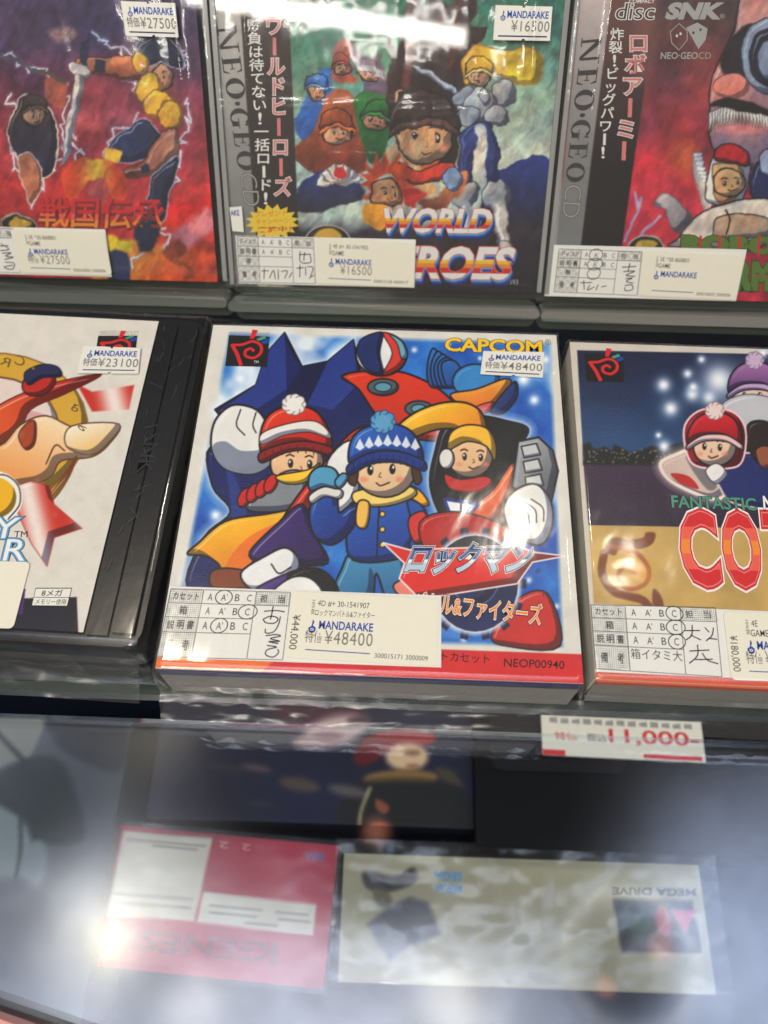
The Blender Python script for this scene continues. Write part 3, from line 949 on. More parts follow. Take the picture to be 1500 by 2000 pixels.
def hat(s, x, y, r, c0, c1, rim, pom=None, ear=False):
    """a plain knit hat on a face at x, y"""
    s.poly([(x - 1.14 * r, y - .12 * r), (x - 1.12 * r, y - .75 * r), (x - .7 * r, y - 1.3 * r), (x, y - 1.5 * r), (x + .7 * r, y - 1.3 * r), (x + 1.12 * r, y - .75 * r), (x + 1.14 * r, y - .12 * r), (x + .5 * r, y - .42 * r), (x - .5 * r, y - .42 * r)], (c0, c1, (x, y - 1.4 * r), (x, y - .2 * r)), line=OUT, lw=max(2, r * .07))
    s.poly([(x - 1.2 * r, y - .06 * r), (x - .6 * r, y - .46 * r), (x, y - .54 * r), (x + .6 * r, y - .46 * r), (x + 1.2 * r, y - .06 * r), (x + 1.16 * r, y + .14 * r), (x + .6 * r, y - .18 * r), (x, y - .26 * r), (x - .6 * r, y - .18 * r), (x - 1.16 * r, y + .14 * r)], rim, line=OUT, lw=max(2, r * .06))
    if pom is not None:
        for k in range(9): s.ell(x + .26 * r * math.cos(k * .7), y - 1.55 * r + .24 * r * math.sin(k * .7), .16 * r, .15 * r, pom, line=tuple(int(c * .6) for c in pom), lw=1.5)
        s.ell(x, y - 1.55 * r, .27 * r, .24 * r, pom)


face(s, 580, 905, 52, (248, 206, 160), 1, 1)
s.poly([(512, 886), (510, 840), (530, 806), (572, 792), (615, 802), (642, 838), (646, 878), (600, 866), (556, 870)], ((232, 66, 36), (190, 34, 32), (560, 800), (600, 890)), line=OUT, lw=4)
s.poly([(512, 846), (560, 828), (612, 822), (640, 840), (644, 856), (604, 844), (556, 850), (512, 868)], (240, 236, 226), line=(60, 20, 20), lw=2)
s.poly([(508, 884), (556, 866), (602, 862), (648, 874), (650, 892), (604, 880), (558, 884), (512, 904)], (150, 30, 36), line=OUT, lw=3)
for k in range(9): s.line([(518 + k * 15.5, 884 - 14 * math.sin(k / 8 * 3.1)), (520 + k * 15.5, 898 - 14 * math.sin(k / 8 * 3.1))], (96, 14, 22), 2, smooth=False)
for k in range(9): s.ell(574 + 15 * math.cos(k * .7), 790 + 13 * math.sin(k * .7), 9, 8, (238, 232, 222), line=(120, 110, 110), lw=1.5)
s.ell(574, 790, 15, 13, (244, 240, 230))
# grey pebbles and red buds, yellow ribbon
s.poly([(500, 960), (560, 920), (600, 930), (590, 990), (510, 1000), (480, 990)], (142, 146, 150), line=OUT, lw=3)
for k in range(4): s.ell(478 + k * 17, 972 - k * 9, 12, 20, (210, 44, 44), ang=25, line=OUT, lw=2.5)
s.poly([(366, 1082), (388, 1060), (440, 1018), (520, 1004), (596, 992), (640, 1000), (570, 1030), (520, 1058), (480, 1108), (440, 1120), (425, 1100), (400, 1085)], ((248, 196, 44), (238, 150, 34), (480, 1000), (500, 1110)), line=OUT, lw=4)
s.poly([(455, 1080), (500, 1040), (590, 1004), (640, 1000), (570, 1030), (520, 1058), (484, 1105), (440, 1118)], (238, 128, 44))
s.poly([(415, 1115), (450, 1110), (490, 1120), (500, 1150), (430, 1152), (410, 1140)], (140, 74, 44), line=OUT, lw=3)
s.poly([(540, 930), (600, 918), (625, 905), (600, 940), (560, 945)], (250, 204, 60), line=OUT, lw=2.5)
# red dome with round windows and a two tone ball above
s.poly([(668, 735), (720, 724), (790, 728), (860, 762), (905, 815), (880, 860), (780, 850), (735, 810), (700, 760)], ((226, 66, 36), (196, 48, 34), (760, 730), (800, 850)), line=OUT, lw=4)
for (a_, b_, r_) in ((748, 756, 30), (818, 798, 27)):
    s.ell(a_, b_, r_, r_ * .55, (86, 104, 112), line=OUT, lw=3); s.ell(a_, b_, r_ * .55, r_ * .3, (104, 160, 178), line=OUT, lw=2)
s.ell(745, 692, 50, 42, (236, 236, 232), line=OUT, lw=4)
s.poly([(698, 690), (704, 664), (728, 652), (748, 651), (742, 690), (748, 732), (716, 722)], (36, 54, 110), line=OUT, lw=2)
s.poly([(748, 651), (776, 660), (795, 690), (780, 720), (748, 732), (766, 690)], (222, 66, 54), line=OUT, lw=2)
s.poly([(760, 652), (786, 668), (796, 695), (784, 700), (776, 672)], (120, 176, 192), line=OUT, lw=2)
# feather and leaf shapes
for k in range(5):
    s.poly([(842 + k * 8, 756), (834 + k * 7, 720 - k * 2), (846 + k * 10, 680 + k * 6), (868 + k * 9, 712 + k * 4), (876 + k * 6, 750)], ((52, 130, 196), (30, 84, 160), (840, 680), (870, 760)), line=OUT, lw=3)
s.ell(930, 745, 46, 34, (60, 142, 200), line=OUT, lw=3)
s.poly([(880, 770), (930, 760), (985, 740), (998, 750), (970, 790), (940, 806), (905, 795)], ((244, 176, 60), (226, 112, 40), (930, 745), (940, 805)), line=OUT, lw=3)
s.poly([(965, 790), (1005, 745), (1010, 775), (985, 806), (960, 808)], (34, 60, 120), line=OUT, lw=3)
s.poly([(930, 795), (962, 785), (958, 800), (938, 812)], (222, 90, 90), line=OUT, lw=2)
# dark mass, golden arc, grey prisms
s.poly([(850, 880), (870, 830), (930, 812), (990, 822), (1032, 838), (1012, 880), (1000, 940), (1000, 1010), (930, 1050), (870, 1020), (840, 950)], (30, 30, 36), line=OUT, lw=4, glow=(240, 244, 250), gw=9)
s.poly([(900, 1010), (960, 960), (1000, 905), (1012, 930), (985, 1000), (930, 1050)], (226, 104, 48), line=OUT, lw=2.5)
s.poly([(868, 975), (935, 985), (910, 1012), (885, 1020)], (240, 240, 240), line=(30, 60, 140), lw=6, smooth=False)
s.poly([(770, 842), (810, 806), (868, 786), (920, 790), (948, 822), (952, 900), (930, 878), (905, 842), (860, 838), (820, 850), (795, 862)], ((252, 204, 54), (232, 146, 34), (840, 790), (880, 860)), line=OUT, lw=4)
s.poly([(800, 950), (822, 960), (838, 986), (808, 984)], (246, 180, 50), line=OUT, lw=3)
face(s, 918, 892, 44, (246, 204, 156), 1, 1)
s.poly([(874, 880), (880, 846), (910, 830), (950, 836), (968, 866), (966, 900), (950, 872), (915, 862), (890, 872)], (244, 192, 60), line=OUT, lw=3)
s.poly([(868, 926), (900, 936), (950, 930), (962, 948), (930, 964), (880, 956)], (200, 52, 48), line=OUT, lw=3)
s.ell(872, 896, 15, 20, (226, 222, 214), line=OUT, lw=3)
s.line([(900, 970), (902, 1010), (915, 1040)], (80, 84, 100), 4)
s.poly([(1012, 862), (1052, 854), (1080, 880), (1090, 920), (1076, 985), (1046, 990), (1000, 950)], ((176, 180, 182), (96, 98, 102), (1010, 870), (1090, 960)), line=OUT, lw=4, smooth=False)
for k in range(3): s.poly([(1018 + k * 4, 872 + k * 30), (1048 + k * 4, 866 + k * 30), (1056 + k * 3, 888 + k * 30), (1024 + k * 2, 894 + k * 30)], (206, 208, 206), line=OUT, lw=2.5, smooth=False)
s.poly([(985, 985), (1010, 955), (1048, 946), (1076, 980), (1078, 1030), (1056, 1064), (1012, 1052), (990, 1025)], (232, 230, 222), line=OUT, lw=4)
for k in range(3): s.line([(1010 + k * 14, 985 - k * 5), (1030 + k * 15, 1000 - k * 4), (1034 + k * 14, 1022 - k * 2)], OUT, 2.5)
# red and purple arcs
s.poly([(545, 1035), (570, 985), (620, 920), (680, 850), (716, 832), (738, 836), (690, 870), (640, 930), (600, 1000), (580, 1050)], ((230, 64, 36), (206, 44, 36), (700, 840), (560, 1040)), line=OUT, lw=4)
s.poly([(488, 1078), (545, 1020), (590, 985), (612, 1040), (640, 1100), (560, 1100), (510, 1100)], ((78, 50, 128), (52, 34, 92), (500, 1000), (620, 1100)), line=OUT, lw=4)
s.poly([(640, 900), (690, 862), (700, 960), (670, 1000), (640, 980)], (238, 236, 230), line=OUT, lw=3)
# child in a blue bobble hat and blue jacket, teal trousers
s.poly([(690, 1080), (776, 1078), (800, 1165), (760, 1180), (735, 1120), (722, 1175), (650, 1170), (668, 1110)], ((76, 150, 186), (48, 112, 158), (720, 1080), (740, 1170)), line=OUT, lw=4)
s.poly([(684, 985), (735, 968), (800, 972), (826, 1010), (812, 1060), (776, 1092), (690, 1094), (676, 1040)], ((44, 104, 188), (24, 64, 146), (720, 980), (740, 1100)), line=OUT, lw=4)
s.line([(742, 975), (738, 1030), (736, 1090)], OUT, 3)
for k in range(3): s.ell(747, 1004 + k * 30, 5, 5, (248, 206, 90), line=OUT, lw=2)
s.poly([(796, 978), (826, 990), (842, 1040), (822, 1084), (800, 1070), (806, 1030)], (36, 90, 172), line=OUT, lw=3.5)
s.ell(812, 1086, 20, 18, (92, 164, 196), line=OUT, lw=3)
s.poly([(700, 985), (690, 1030), (650, 1064), (614, 1046), (604, 1000), (622, 962), (656, 958), (662, 1000), (680, 990)], ((40, 96, 182), (20, 50, 126), (610, 960), (690, 1040)), line=OUT, lw=4)
s.poly([(604, 968), (634, 950), (668, 958), (664, 974), (634, 970), (610, 984)], (230, 226, 216), line=OUT, lw=3)
s.poly([(606, 958), (604, 930), (622, 912), (650, 914), (664, 934), (660, 954), (634, 950)], (92, 164, 196), line=OUT, lw=3.5); s.poly([(654, 940), (670, 924), (680, 934), (664, 954)], (92, 164, 196), line=OUT, lw=3)
s.poly([(690, 962), (740, 952), (800, 950), (812, 968), (760, 988), (700, 986)], (246, 216, 120), line=OUT, lw=3); s.poly([(700, 980), (722, 984), (716, 1030), (696, 1024)], (240, 190, 90), line=OUT, lw=3)
face(s, 752, 916, 60, (250, 214, 168), -1, -1)
s.poly([(690, 912), (680, 940), (694, 948), (700, 920)], (84, 54, 40), line=OUT, lw=2.5); s.poly([(812, 905), (824, 936), (812, 946), (804, 918)], (84, 54, 40), line=OUT, lw=2.5)
s.poly([(684, 906), (684, 866), (704, 840), (748, 826), (794, 836), (820, 866), (824, 902), (780, 888), (726, 890)], ((48, 112, 196), (26, 70, 152), (720, 830), (770, 900)), line=OUT, lw=4)
for k in range(7): s.poly([(694 + k * 18, 874 - 8 * math.sin(k / 6 * 3.1)), (703 + k * 18, 856 - 8 * math.sin(k / 6 * 3.1)), (712 + k * 18, 874 - 8 * math.sin(k / 6 * 3.1)), (703 + k * 18, 880 - 8 * math.sin(k / 6 * 3.1))], (226, 230, 236), smooth=False)
s.poly([(680, 908), (726, 884), (780, 882), (828, 900), (828, 920), (780, 904), (726, 906), (684, 928)], (28, 62, 138), line=OUT, lw=3)
for k in range(11): s.line([(690 + k * 13, 904 - 16 * math.sin(k / 10 * 3.1)), (691 + k * 13, 920 - 16 * math.sin(k / 10 * 3.1))], (14, 34, 92), 2, smooth=False)
for k in range(9): s.ell(748 + 16 * math.cos(k * .7), 824 + 14 * math.sin(k * .7), 9, 9, (92, 164, 204), line=(30, 60, 110), lw=1.5)
s.ell(748, 824, 16, 14, (104, 172, 208))
s.poly([(800, 1010), (830, 1000), (838, 1040), (815, 1062), (800, 1040)], (214, 60, 56), line=OUT, lw=3)
s.poly([(838, 1020), (880, 1006), (900, 1020), (885, 1050), (845, 1052)], (206, 52, 46), line=OUT, lw=3)
# lower left swirl of white, purple and black
s.poly([(470, 1120), (520, 1085), (560, 1070), (585, 1100), (560, 1140), (500, 1155)], (236, 236, 232), line=OUT, lw=4)
s.poly([(500, 1150), (560, 1120), (600, 1112), (642, 1130), (640, 1170), (520, 1168)], (86, 56, 134), line=OUT, lw=3)
s.poly([(560, 1130), (600, 1108), (640, 1120), (660, 1160), (600, 1180)], (28, 28, 34), line=OUT, lw=3)
s.poly([(530, 1160), (570, 1128), (610, 1132), (632, 1170), (560, 1180)], (238, 236, 230), line=OUT, lw=3)
s.line([(530, 1102), (545, 1120), (568, 1108)], OUT, 3)
# red folds behind the title, gear disc and star
s.poly([(820, 1020), (900, 1000), (1000, 1040), (960, 1110), (850, 1100)], (206, 46, 44), line=OUT, lw=3, a=.9)
s.poly([(1010, 1170), (1070, 1160), (1094, 1262), (990, 1262), (960, 1240)], (206, 52, 46), line=OUT, lw=3)
s.poly([(770, 1140), (840, 1120), (830, 1170), (790, 1170)], (236, 140, 120), line=OUT, lw=3)
for k in range(14):
    t_ = 2 * math.pi * k / 14
    s.poly([(928 + 88 * math.cos(t_ + d_) * q_, 1140 + 98 * math.sin(t_ + d_) * q_) for d_, q_ in ((-.1, .9), (.1, .9), (.08, 1.14), (-.08, 1.14))], (38, 40, 74), smooth=False)
s.ell(928, 1140, 90, 100, (226, 228, 236), soft=5); s.ell(928, 1140, 84, 94, ((24, 26, 46), (44, 52, 104), (900, 1060), (960, 1230)))
s.ell(928, 1130, 46, 52, (36, 46, 92), line=(90, 104, 160), lw=3); s.ell(928, 1130, 16, 18, (30, 34, 70), line=(96, 110, 170), lw=3)
s.poly([(748, 1060), (800, 1074), (1010, 1066), (1040, 1078), (1104, 1086), (1040, 1098), (1010, 1140), (820, 1170), (780, 1130), (790, 1100)], (222, 48, 40), line=(250, 240, 236), lw=3, smooth=False)
# bottom stripe: orange then red
s.poly([(296, 1283), (540, 1290), (520, 1312), (290, 1304)], (236, 120, 40), smooth=False)
s.poly([(536, 1290), (850, 1294), (858, 1268), (1145, 1278), (1150, 1345), (500, 1320)], (216, 44, 42), smooth=False)
s.mottle(77, 40, 0.10)
# worn white corners and scuffs
for k in range(110):
    x_, y_ = rng.uniform(330, 1130), rng.uniform(660, 1300); a_ = rng.uniform(0, 3.14); l_ = rng.uniform(2, 9)
    s.line([(x_, y_), (x_ + l_ * math.cos(a_), y_ + l_ * math.sin(a_))], (235, 235, 232), .8, soft=.8, a=.22, smooth=False)
s.build('cover_art', boxC, PRINT)

t = MB(frC); z = 6e-5
for dz, m_, b_ in ((0, INKW, .095), (3e-5, BLACK, .075), (6e-5, SILVER, .045)):
    t.tpx('ロックマン', (790, 1118), (1026, 1118), (812, 1064), z + dz, m_, b_)
t.banded('ロックマン', (790, 1118), (1026, 1118), (812, 1064), z + 9e-5, ((-.1, .34, SILVER), (.34, .46, INKW), (.46, .8, STEEL), (.8, 1.1, NAVY)), .02)
for dz, m_, b_ in ((0, BLACK, .08), (3e-5, INKW, .045), (6e-5, ORANGE, .012)):
    t.tpx('バトル&ファイターズ', (806, 1194), (1056, 1222), (812, 1154), z + 1e-4 + dz, m_, b_)
t.sec('title_lettering')
for dz, m_, b_ in ((0, BLACK, .06), (3e-5, YELLOW, .03)):
    t.tpx('CAPCOM', (870, 685), (1058, 691), (871, 661), z + dz, m_, b_)
t.tpx('®', (1064, 674), (1076, 674), (1064, 663), z, DGREY)
t.sec('maker_lettering')
t.tpx('®', (1046, 1120), (1056, 1120), (1046, 1110), z, DGREY)
t.tpx('TM', (1058, 1166), (1072, 1167), (1058, 1158), z, DGREY)
t.sec('trademark_lettering')
t.tpx('ソフトカセット', (818, 1288), (956, 1297), (819, 1270), z, BLACK, .004)
t.tpx('NEOP00940', (984, 1302), (1102, 1307), (985, 1286), z, BLACK, .006)
t.sec('code_lettering')
t.tpx('NEOGEO POCKET', (449, 654), (526, 657), (450, 647), z, GREY)
q = Quad(frC, (447, 655), (527, 658), (521, 717), (440, 715))
pocket_mark(t, q, z + 6e-5)
t.tpx('TM', (496, 710), (505, 710), (496, 705), z + 1.2e-4, INKW)
t.build('platform_emblem', boxC)

price_sticker(boxC, frC, (944, 686), (1063, 688), (1060, 738), (938, 731), '48400', 0.0006)
tomi = [[(.80, .30), (.90, .285), (.97, .30)], [(.87, .22), (.865, .36), (.86, .42)],
        [(.80, .42), (.86, .37), (.92, .40), (.90, .47), (.83, .47), (.80, .42)],
        [(.94, .37), (.93, .50), (.90, .60), (.84, .62), (.83, .56)],
        [(.84, .66), (.92, .64), (.96, .66), (.88, .70), (.96, .735), (.87, .745), (.95, .77)],
        [(.86, .80), (.94, .82), (.87, .86), (.86, .93), (.92, .965), (.96, .90), (.95, .85)]]
grading_label(boxC, frC, [(334, 1148), (862, 1163), (856, 1302), (307, 1284)], [(334, 1150), (568, 1157), (552, 1289), (306, 1283)],
              ('カセット', '箱', '説明書', '備考'), [(0, 1), (1, 3), (2, 1)], tomi, 0.0003)
stock_label(boxC, frC, [(572, 1155), (858, 1170), (853, 1302), (555, 1284)], 0.0005, '4D #+ 30-1541907', 'ロックマンバトル&ファイター', '48400', '¥44,000', '300015171 3000009')
wrapmesh('shrink_wrap', boxC, WRAP, 0, W, 0, H, HB - .002, 5, flare=0.0045)
# the sealed seam of the wrap puckers out in front of the box
sheetmesh('wrap_seam', boxC, WRAP2, -0.002, W + .003, -0.0105, -0.0012, lambda u, v: -0.014 + (v + .0012) * 0.85 + (fbm(u * 2.2e3, v * 1.6e4, 61, 45) - .5) * 0.0040, 130, 14)

# ================================================================ RIGHT BOX (night scene and gold band)
pA = at(1113, 668, HB); pB = at(1163, 1326, HB)
eyR = pA - pB
frR = Frame(pB, np.cross(eyR / np.linalg.norm(eyR), [0, 0, 1]), eyR)
HR = np.linalg.norm(eyR)
boxR = frR.empty('game_box')
tag(boxR, 'game box with night skyline and gold band with tall red lettering, at the right', 'game box', 'boxed games lying flat on the glass shelf')
mb = MB(frR); mb.slab([(0, 0), (W, 0), (W, HR), (0, HR)], -HB + .0004, -.0003, BC); mb.build('carton', boxR, bevel=0.0006)
mb = MB(frR); mb.box((0.0004, -0.0006, -0.0035), (W - .0004, 0.0001, -0.0006), mat('orange_carton', (206, 92, 52), 0.4, bscale=200))
mb.box((0.0004, -0.0005, -0.0225), (W - .0004, 0.0001, -0.0037), MATS['grey_carton']); mb.build('front_side', boxR)
s = Sheet(frR, 0, 0, W, HR, 0.0003, 0.0)
s.fill((214, 206, 190))


def night(x, y):
    n = fbm(x, y * 2.5, 12, 150)[..., None]; t_ = np.clip((y - 690) / 210, 0, 1)[..., None]
    return (np.array((26, 34, 66.)) * (1 - t_) + np.array((40, 82, 124.)) * t_) * (.75 + .5 * n)


s.poly([(1127, 684), (1900, 700), (1900, 900), (1139, 890)], night, smooth=False)
s.poly([(1139, 900), (1900, 905), (1900, 1040), (1150, 1026)], ((70, 46, 76), (48, 34, 58), (1300, 905), (1300, 1025)), smooth=False)
s.poly([(1150, 1026), (1900, 1040), (1900, 1215), (1160, 1185)], lambda x, y: np.array((206, 172, 102.)) * (.86 + .25 * fbm(x, y, 8, 90)[..., None]), smooth=False)
sky_l = [(1139, 908), (1139, 868), (1152, 864), (1158, 876), (1170, 878), (1180, 872), (1195, 880), (1200, 868), (1216, 876), (1230, 884), (1250, 880), (1275, 870), (1290, 872), (1320, 868), (1345, 864), (1700, 870), (1700, 912)]
s.poly(sky_l, (24, 26, 32), smooth=False, soft=3)
for _ in range(70): s.spot(rng.uniform(1145, 1360), rng.uniform(878, 904), 1.6, (190, 180, 130), .7)
for (a_, b_, r_) in ((1296, 752, 9), (1352, 770, 9), (1385, 776, 9), (1310, 798, 10), (1297, 872, 8), (1343, 730, 6), (1370, 702, 5), (1286, 850, 4), (1490, 690, 6), (1404, 742, 20), (1470, 780, 26), (1354, 756, 6)):
    s.spot(a_, b_, r_ * 1.9, (190, 206, 226), .8); s.spot(a_, b_, r_, (250, 250, 250), 1)
# a red dahlia, mauve spray and dark blue folds, pale flame ribbons behind
s.poly([(1290, 905), (1320, 888), (1350, 880), (1380, 905), (1420, 950), (1400, 975), (1350, 960), (1305, 935)], (214, 190, 178), line=(240, 226, 210), lw=6, glow=(240, 220, 210), gw=8)
s.poly([(1310, 925), (1345, 930), (1365, 955), (1330, 945)], (190, 48, 44)); s.poly([(1340, 895), (1362, 890), (1400, 945), (1380, 955)], (130, 124, 122), soft=2)
face(s, 1474, 772, 42, (236, 204, 190), -1, 0)
hat(s, 1474, 772, 44, (170, 120, 170), (110, 70, 120), (196, 170, 200), (206, 180, 206))
s.poly([(1410, 790), (1470, 770), (1560, 800), (1560, 860), (1470, 860), (1430, 830)], (196, 196, 198), line=(90, 90, 96), lw=2)
s.poly([(1390, 905), (1440, 885), (1560, 900), (1560, 990), (1440, 985), (1405, 950)], (32, 48, 112), line=(220, 200, 190), lw=4)
s.poly([(1460, 830), (1500, 824), (1530, 860), (1500, 905), (1468, 890)], (48, 36, 34), line=OUT, lw=2); s.poly([(1476, 880), (1500, 872), (1520, 900), (1490, 915)], (160, 96, 70), line=OUT, lw=2)
s.poly([(1340, 880), (1338, 830), (1372, 800), (1430, 804), (1456, 840), (1450, 900), (1420, 915), (1360, 910)], (150, 22, 40), line=(244, 206, 206), lw=4)
face(s, 1396, 872, 42, (246, 212, 178), -1, 1)
hat(s, 1396, 872, 45, (220, 40, 52), (160, 22, 40), (236, 200, 196), (240, 216, 210))
s.poly([(1378, 920), (1400, 905), (1420, 925), (1398, 945)], (238, 232, 226), line=(60, 60, 80), lw=2)
# flourish on the gold band
br = (132, 74, 44)
s.poly([(1182, 1072), (1196, 1050), (1230, 1054), (1256, 1050), (1262, 1040), (1280, 1042), (1274, 1062), (1250, 1072), (1215, 1068), (1200, 1085)], br, soft=2)
s.line([(1196, 1068), (1240, 1078), (1266, 1110), (1260, 1140), (1226, 1150), (1208, 1126), (1222, 1104), (1240, 1118)], (170, 96, 40), 9, soft=2)
s.line([(1180, 1080), (1176, 1120), (1200, 1156), (1250, 1170), (1268, 1185)], br, 16, soft=2)
s.poly([(1276, 1150), (1290, 1162), (1296, 1186), (1276, 1182)], br, soft=2)
s.spot(1250, 1120, 22, (236, 170, 60), .6)
s.poly([(1163, 1312), (1900, 1330), (1900, 1350), (1160, 1335)], (214, 92, 52), smooth=False)
s.mottle(15, 50, .10)
s.build('cover_art', boxR, PRINT)
t = MB(frR); z = 6e-5
q = Quad(frR, (1142, 690), (1218, 693), (1218, 746), (1146, 745)); pocket_mark(t, q, z)
t.sec('platform_emblem')
for dz, m_, b_ in ((0, BLACK, .05), (3e-5, TEAL, .02)):
    t.tpx('FANTASTIC', (1313, 991), (1478, 997), (1311, 968), z + dz, m_, b_)
    t.tpx('NIGHT DREAMS', (1492, 998), (1700, 1006), (1490, 969), z + dz, m_ if dz == 0 else INKW, b_)
t.sec('subtitle_lettering')
for k_, ch in enumerate('COTTON'):
    x0 = 1332 + k_ * 82
    P3 = ((x0 + 8, 1140 + k_ * 2), (x0 + 76, 1142 + k_ * 2), (x0 - 6, 1002 + k_ * 2))
    for dz, m_, b_ in ((0, INKW, .075), (3e-5, RED, .055), (6e-5, PINK, .030)): t.tpx(ch, *P3, z + dz, m_, b_)
    t.banded(ch, *P3, z + 9e-5, ((-.2, .2, RED), (.2, .42, SALMON), (.42, .62, ORANGE), (.62, .8, SALMON), (.8, 1.2, RED)), .018)
t.build('title_lettering', boxR)
hj = [[(.74, .36), (.86, .35)], [(.80, .27), (.79, .42), (.74, .50)], [(.78, .42), (.86, .49)], [(.90, .30), (.93, .37)], [(.97, .30), (.95, .42), (.90, .50)], [(.92, .46), (.99, .47)],
      [(.76, .66), (.92, .63)], [(.83, .56), (.82, .72), (.75, .84)], [(.86, .68), (.90, .78), (.98, .82)], [(.80, .78), (.94, .76)]]
grading_label(boxR, frR, [(1155, 1179), (1900, 1216), (1900, 1345), (1165, 1310)], [(1154, 1181), (1397, 1187), (1410, 1322), (1163, 1306)],
              ('カセット', '箱', '説明書', '備考'), [(0, 3), (1, 3), (2, 3)], hj, 0.0003, note=('箱イタミ大', (.29, .66, .70, .82)))
stock_label(boxR, frR, [(1412, 1194), (1702, 1206), (1712, 1338), (1428, 1328)], 0.0005, '4E', 'GAME', '180000', '¥180,000', None)
wrapmesh('shrink_wrap', boxR, WRAP, 0, W, 0, HR, HB - .002, 15, flare=0.0045)
sheetmesh('wrap_seam', boxR, WRAP2, -0.002, W + .003, -0.0105, -0.0012, lambda u, v: -0.014 + (v + .0012) * 0.85 + (fbm(u * 2.2e3, v * 1.6e4, 67, 45) - .5) * 0.0040, 130, 14)

# ================================================================ LEFT BOX (white card in a black tray)
HL = 0.022
pA = at(402, 622, HL); pB = at(268, 1262, HL)
eyL = pA - pB
exL = np.cross(eyL / np.linalg.norm(eyL), [0, 0, 1])
frL = Frame(pB - exL / np.linalg.norm(exL) * 0.135, exL, eyL)
WL, HLh = 0.135, np.linalg.norm(eyL)
boxL = frL.empty('game_box')
tag(boxL, 'black plastic game tray holding a white card with gold ring artwork, at the left', 'game box', 'boxed games lying flat on the glass shelf')
BLK = mat('black_tray_plastic', (24, 25, 30), 0.28, spec=0.5, bump=0.12, bscale=160, var=0.15)
mb = MB(frL); mb.slab(rounded(0, 0, WL, HLh, 0.006), -HL + .0004, -0.0018, BLK); mb.build('tray', boxL, bevel=0.0015)
# raised spine rib with long grooves on the tray
cR = frL.uv(298, 630); cB = frL.uv(152, 1245)
mb = MB(frL)
e0 = max(cR[0], cB[0]) + 0.001
mb.box((e0 + 0.0006, 0.003, -0.0018), (e0 + 0.0075, HLh - .003, -0.0006), BLK)
mb.box((e0 + 0.0085, 0.004, -0.0018), (WL - .0022, HLh - .004, -0.0002), BLK)
mb.build('spine_rib', boxL, bevel=0.0005)
mb = MB(frL)
mb.tpx('SNK', (280, 905), (262, 770 + 190), (310, 905), 0.0, mat('embossed_black_plastic', (36, 38, 44), 0.35, bscale=160, var=.1), -0.01)
mb.v = []; mb.f = []; mb.m = []
q = Quad(frL, (276, 845), (322, 845), (305, 925), (258, 925))
q.text(mb, 'SNK', .15, .0, .85, 1.0, 0.00005, mat('embossed_black_plastic', (36, 38, 44), 0.35), -0.012, rot=-90)
mb.build('embossed_letters', boxL)
mb = MB(frL); SCUFF = mat('scuffed_plastic', (74, 76, 84), 0.6, bscale=500, var=.4)
for k in range(46):      # rubs and scratches down the spine of the tray
    u_, v_ = rng.uniform(e0 + .001, WL - .003), rng.uniform(.006, HLh - .006); a_ = rng.normal(1.45, .5); l_ = rng.uniform(.0008, .006)
    mb.stroke(np.array([(u_, v_), (min(u_ + l_ * .5 * math.cos(a_) + .0002, WL - .002), v_ + l_ * .5 * math.sin(a_)), (min(u_ + l_ * math.cos(a_), WL - .002), v_ + l_ * math.sin(a_))]), rng.uniform(.00006, .00018), .00003 + k * 1e-6, SCUFF)
o = mb.build('scuff_marks', boxL); tag(o, kind='stuff')
s = Sheet(frL, 0.004, 0.0035, e0, HLh - 0.002, 0.0003, -0.0006)
s.fill(lambda x, y: np.array((226, 220, 208.)) * (.96 + .07 * fbm(x, y, 4, 26)[..., None]))
# red and white ribbon bands, gold ring with letters, warm swoops
def ribbon(x, y):
    t_ = (.5 + .5 * np.sin((x - .25 * y) / 17.))[..., None] ** 1.5
    return np.array((204, 58, 46.)) * (1 - t_) + np.array((240, 226, 216.)) * t_
s.poly([(150, 750), (180, 765), (262, 752), (252, 800), (180, 804)], ribbon, smooth=False, soft=2)
s.poly([(-60, 760), (60, 770), (120, 790), (110, 830), (-60, 820)], (226, 176, 166), soft=3)
s.ell(-18, 840, 190, 150, (216, 172, 66), line=(150, 110, 60), lw=3, ang=-6); s.ell(-22, 846, 138, 110, (232, 214, 204), line=(120, 86, 60), lw=4, ang=-6)
s.ell(-18, 840, 186, 146, (238, 206, 110), a=.0)
s.poly([(-60, 830), (40, 800), (120, 826), (110, 850), (-60, 870)], (218, 172, 168), soft=2)
s.poly([(-80, 850), (0, 790), (90, 752), (198, 731), (130, 768), (60, 800), (30, 850), (-80, 900)], ((222, 96, 50), (196, 46, 40), (0, 800), (160, 740)), line=(90, 40, 30), lw=2.5)
s.ell(76, 748, 34, 24, (196, 52, 44), ang=-22, line=(60, 30, 30), lw=3)
s.poly([(48, 728), (80, 712), (112, 716), (120, 735), (84, 738), (56, 752)], (48, 54, 92), line=(30, 30, 50), lw=2)
s.poly([(-60, 860), (0, 870), (40, 830), (90, 812), (150, 836), (232, 830), (214, 866), (180, 892), (120, 900), (100, 930), (60, 945), (-60, 950)], ((246, 222, 180), (236, 164, 96), (100, 820), (60, 940)), line=(96, 60, 40), lw=3)
s.poly([(36, 850), (56, 824), (70, 826), (68, 866), (50, 878)], (176, 78, 48), line=(90, 40, 30), lw=2.5)
s.poly([(140, 832), (232, 828), (212, 864), (178, 888), (130, 872)], ((244, 234, 212), (240, 190, 110), (160, 830), (180, 890)), line=(96, 60, 40), lw=2.5)
s.line([(90, 906), (108, 870), (126, 880)], (96, 60, 40), 3)
s.poly([(96, 960), (130, 920), (150, 890), (136, 930), (108, 972), (80, 990)], ((238, 190, 60), (216, 90, 40), (90, 970), (140, 900)), line=(120, 70, 40), lw=2)
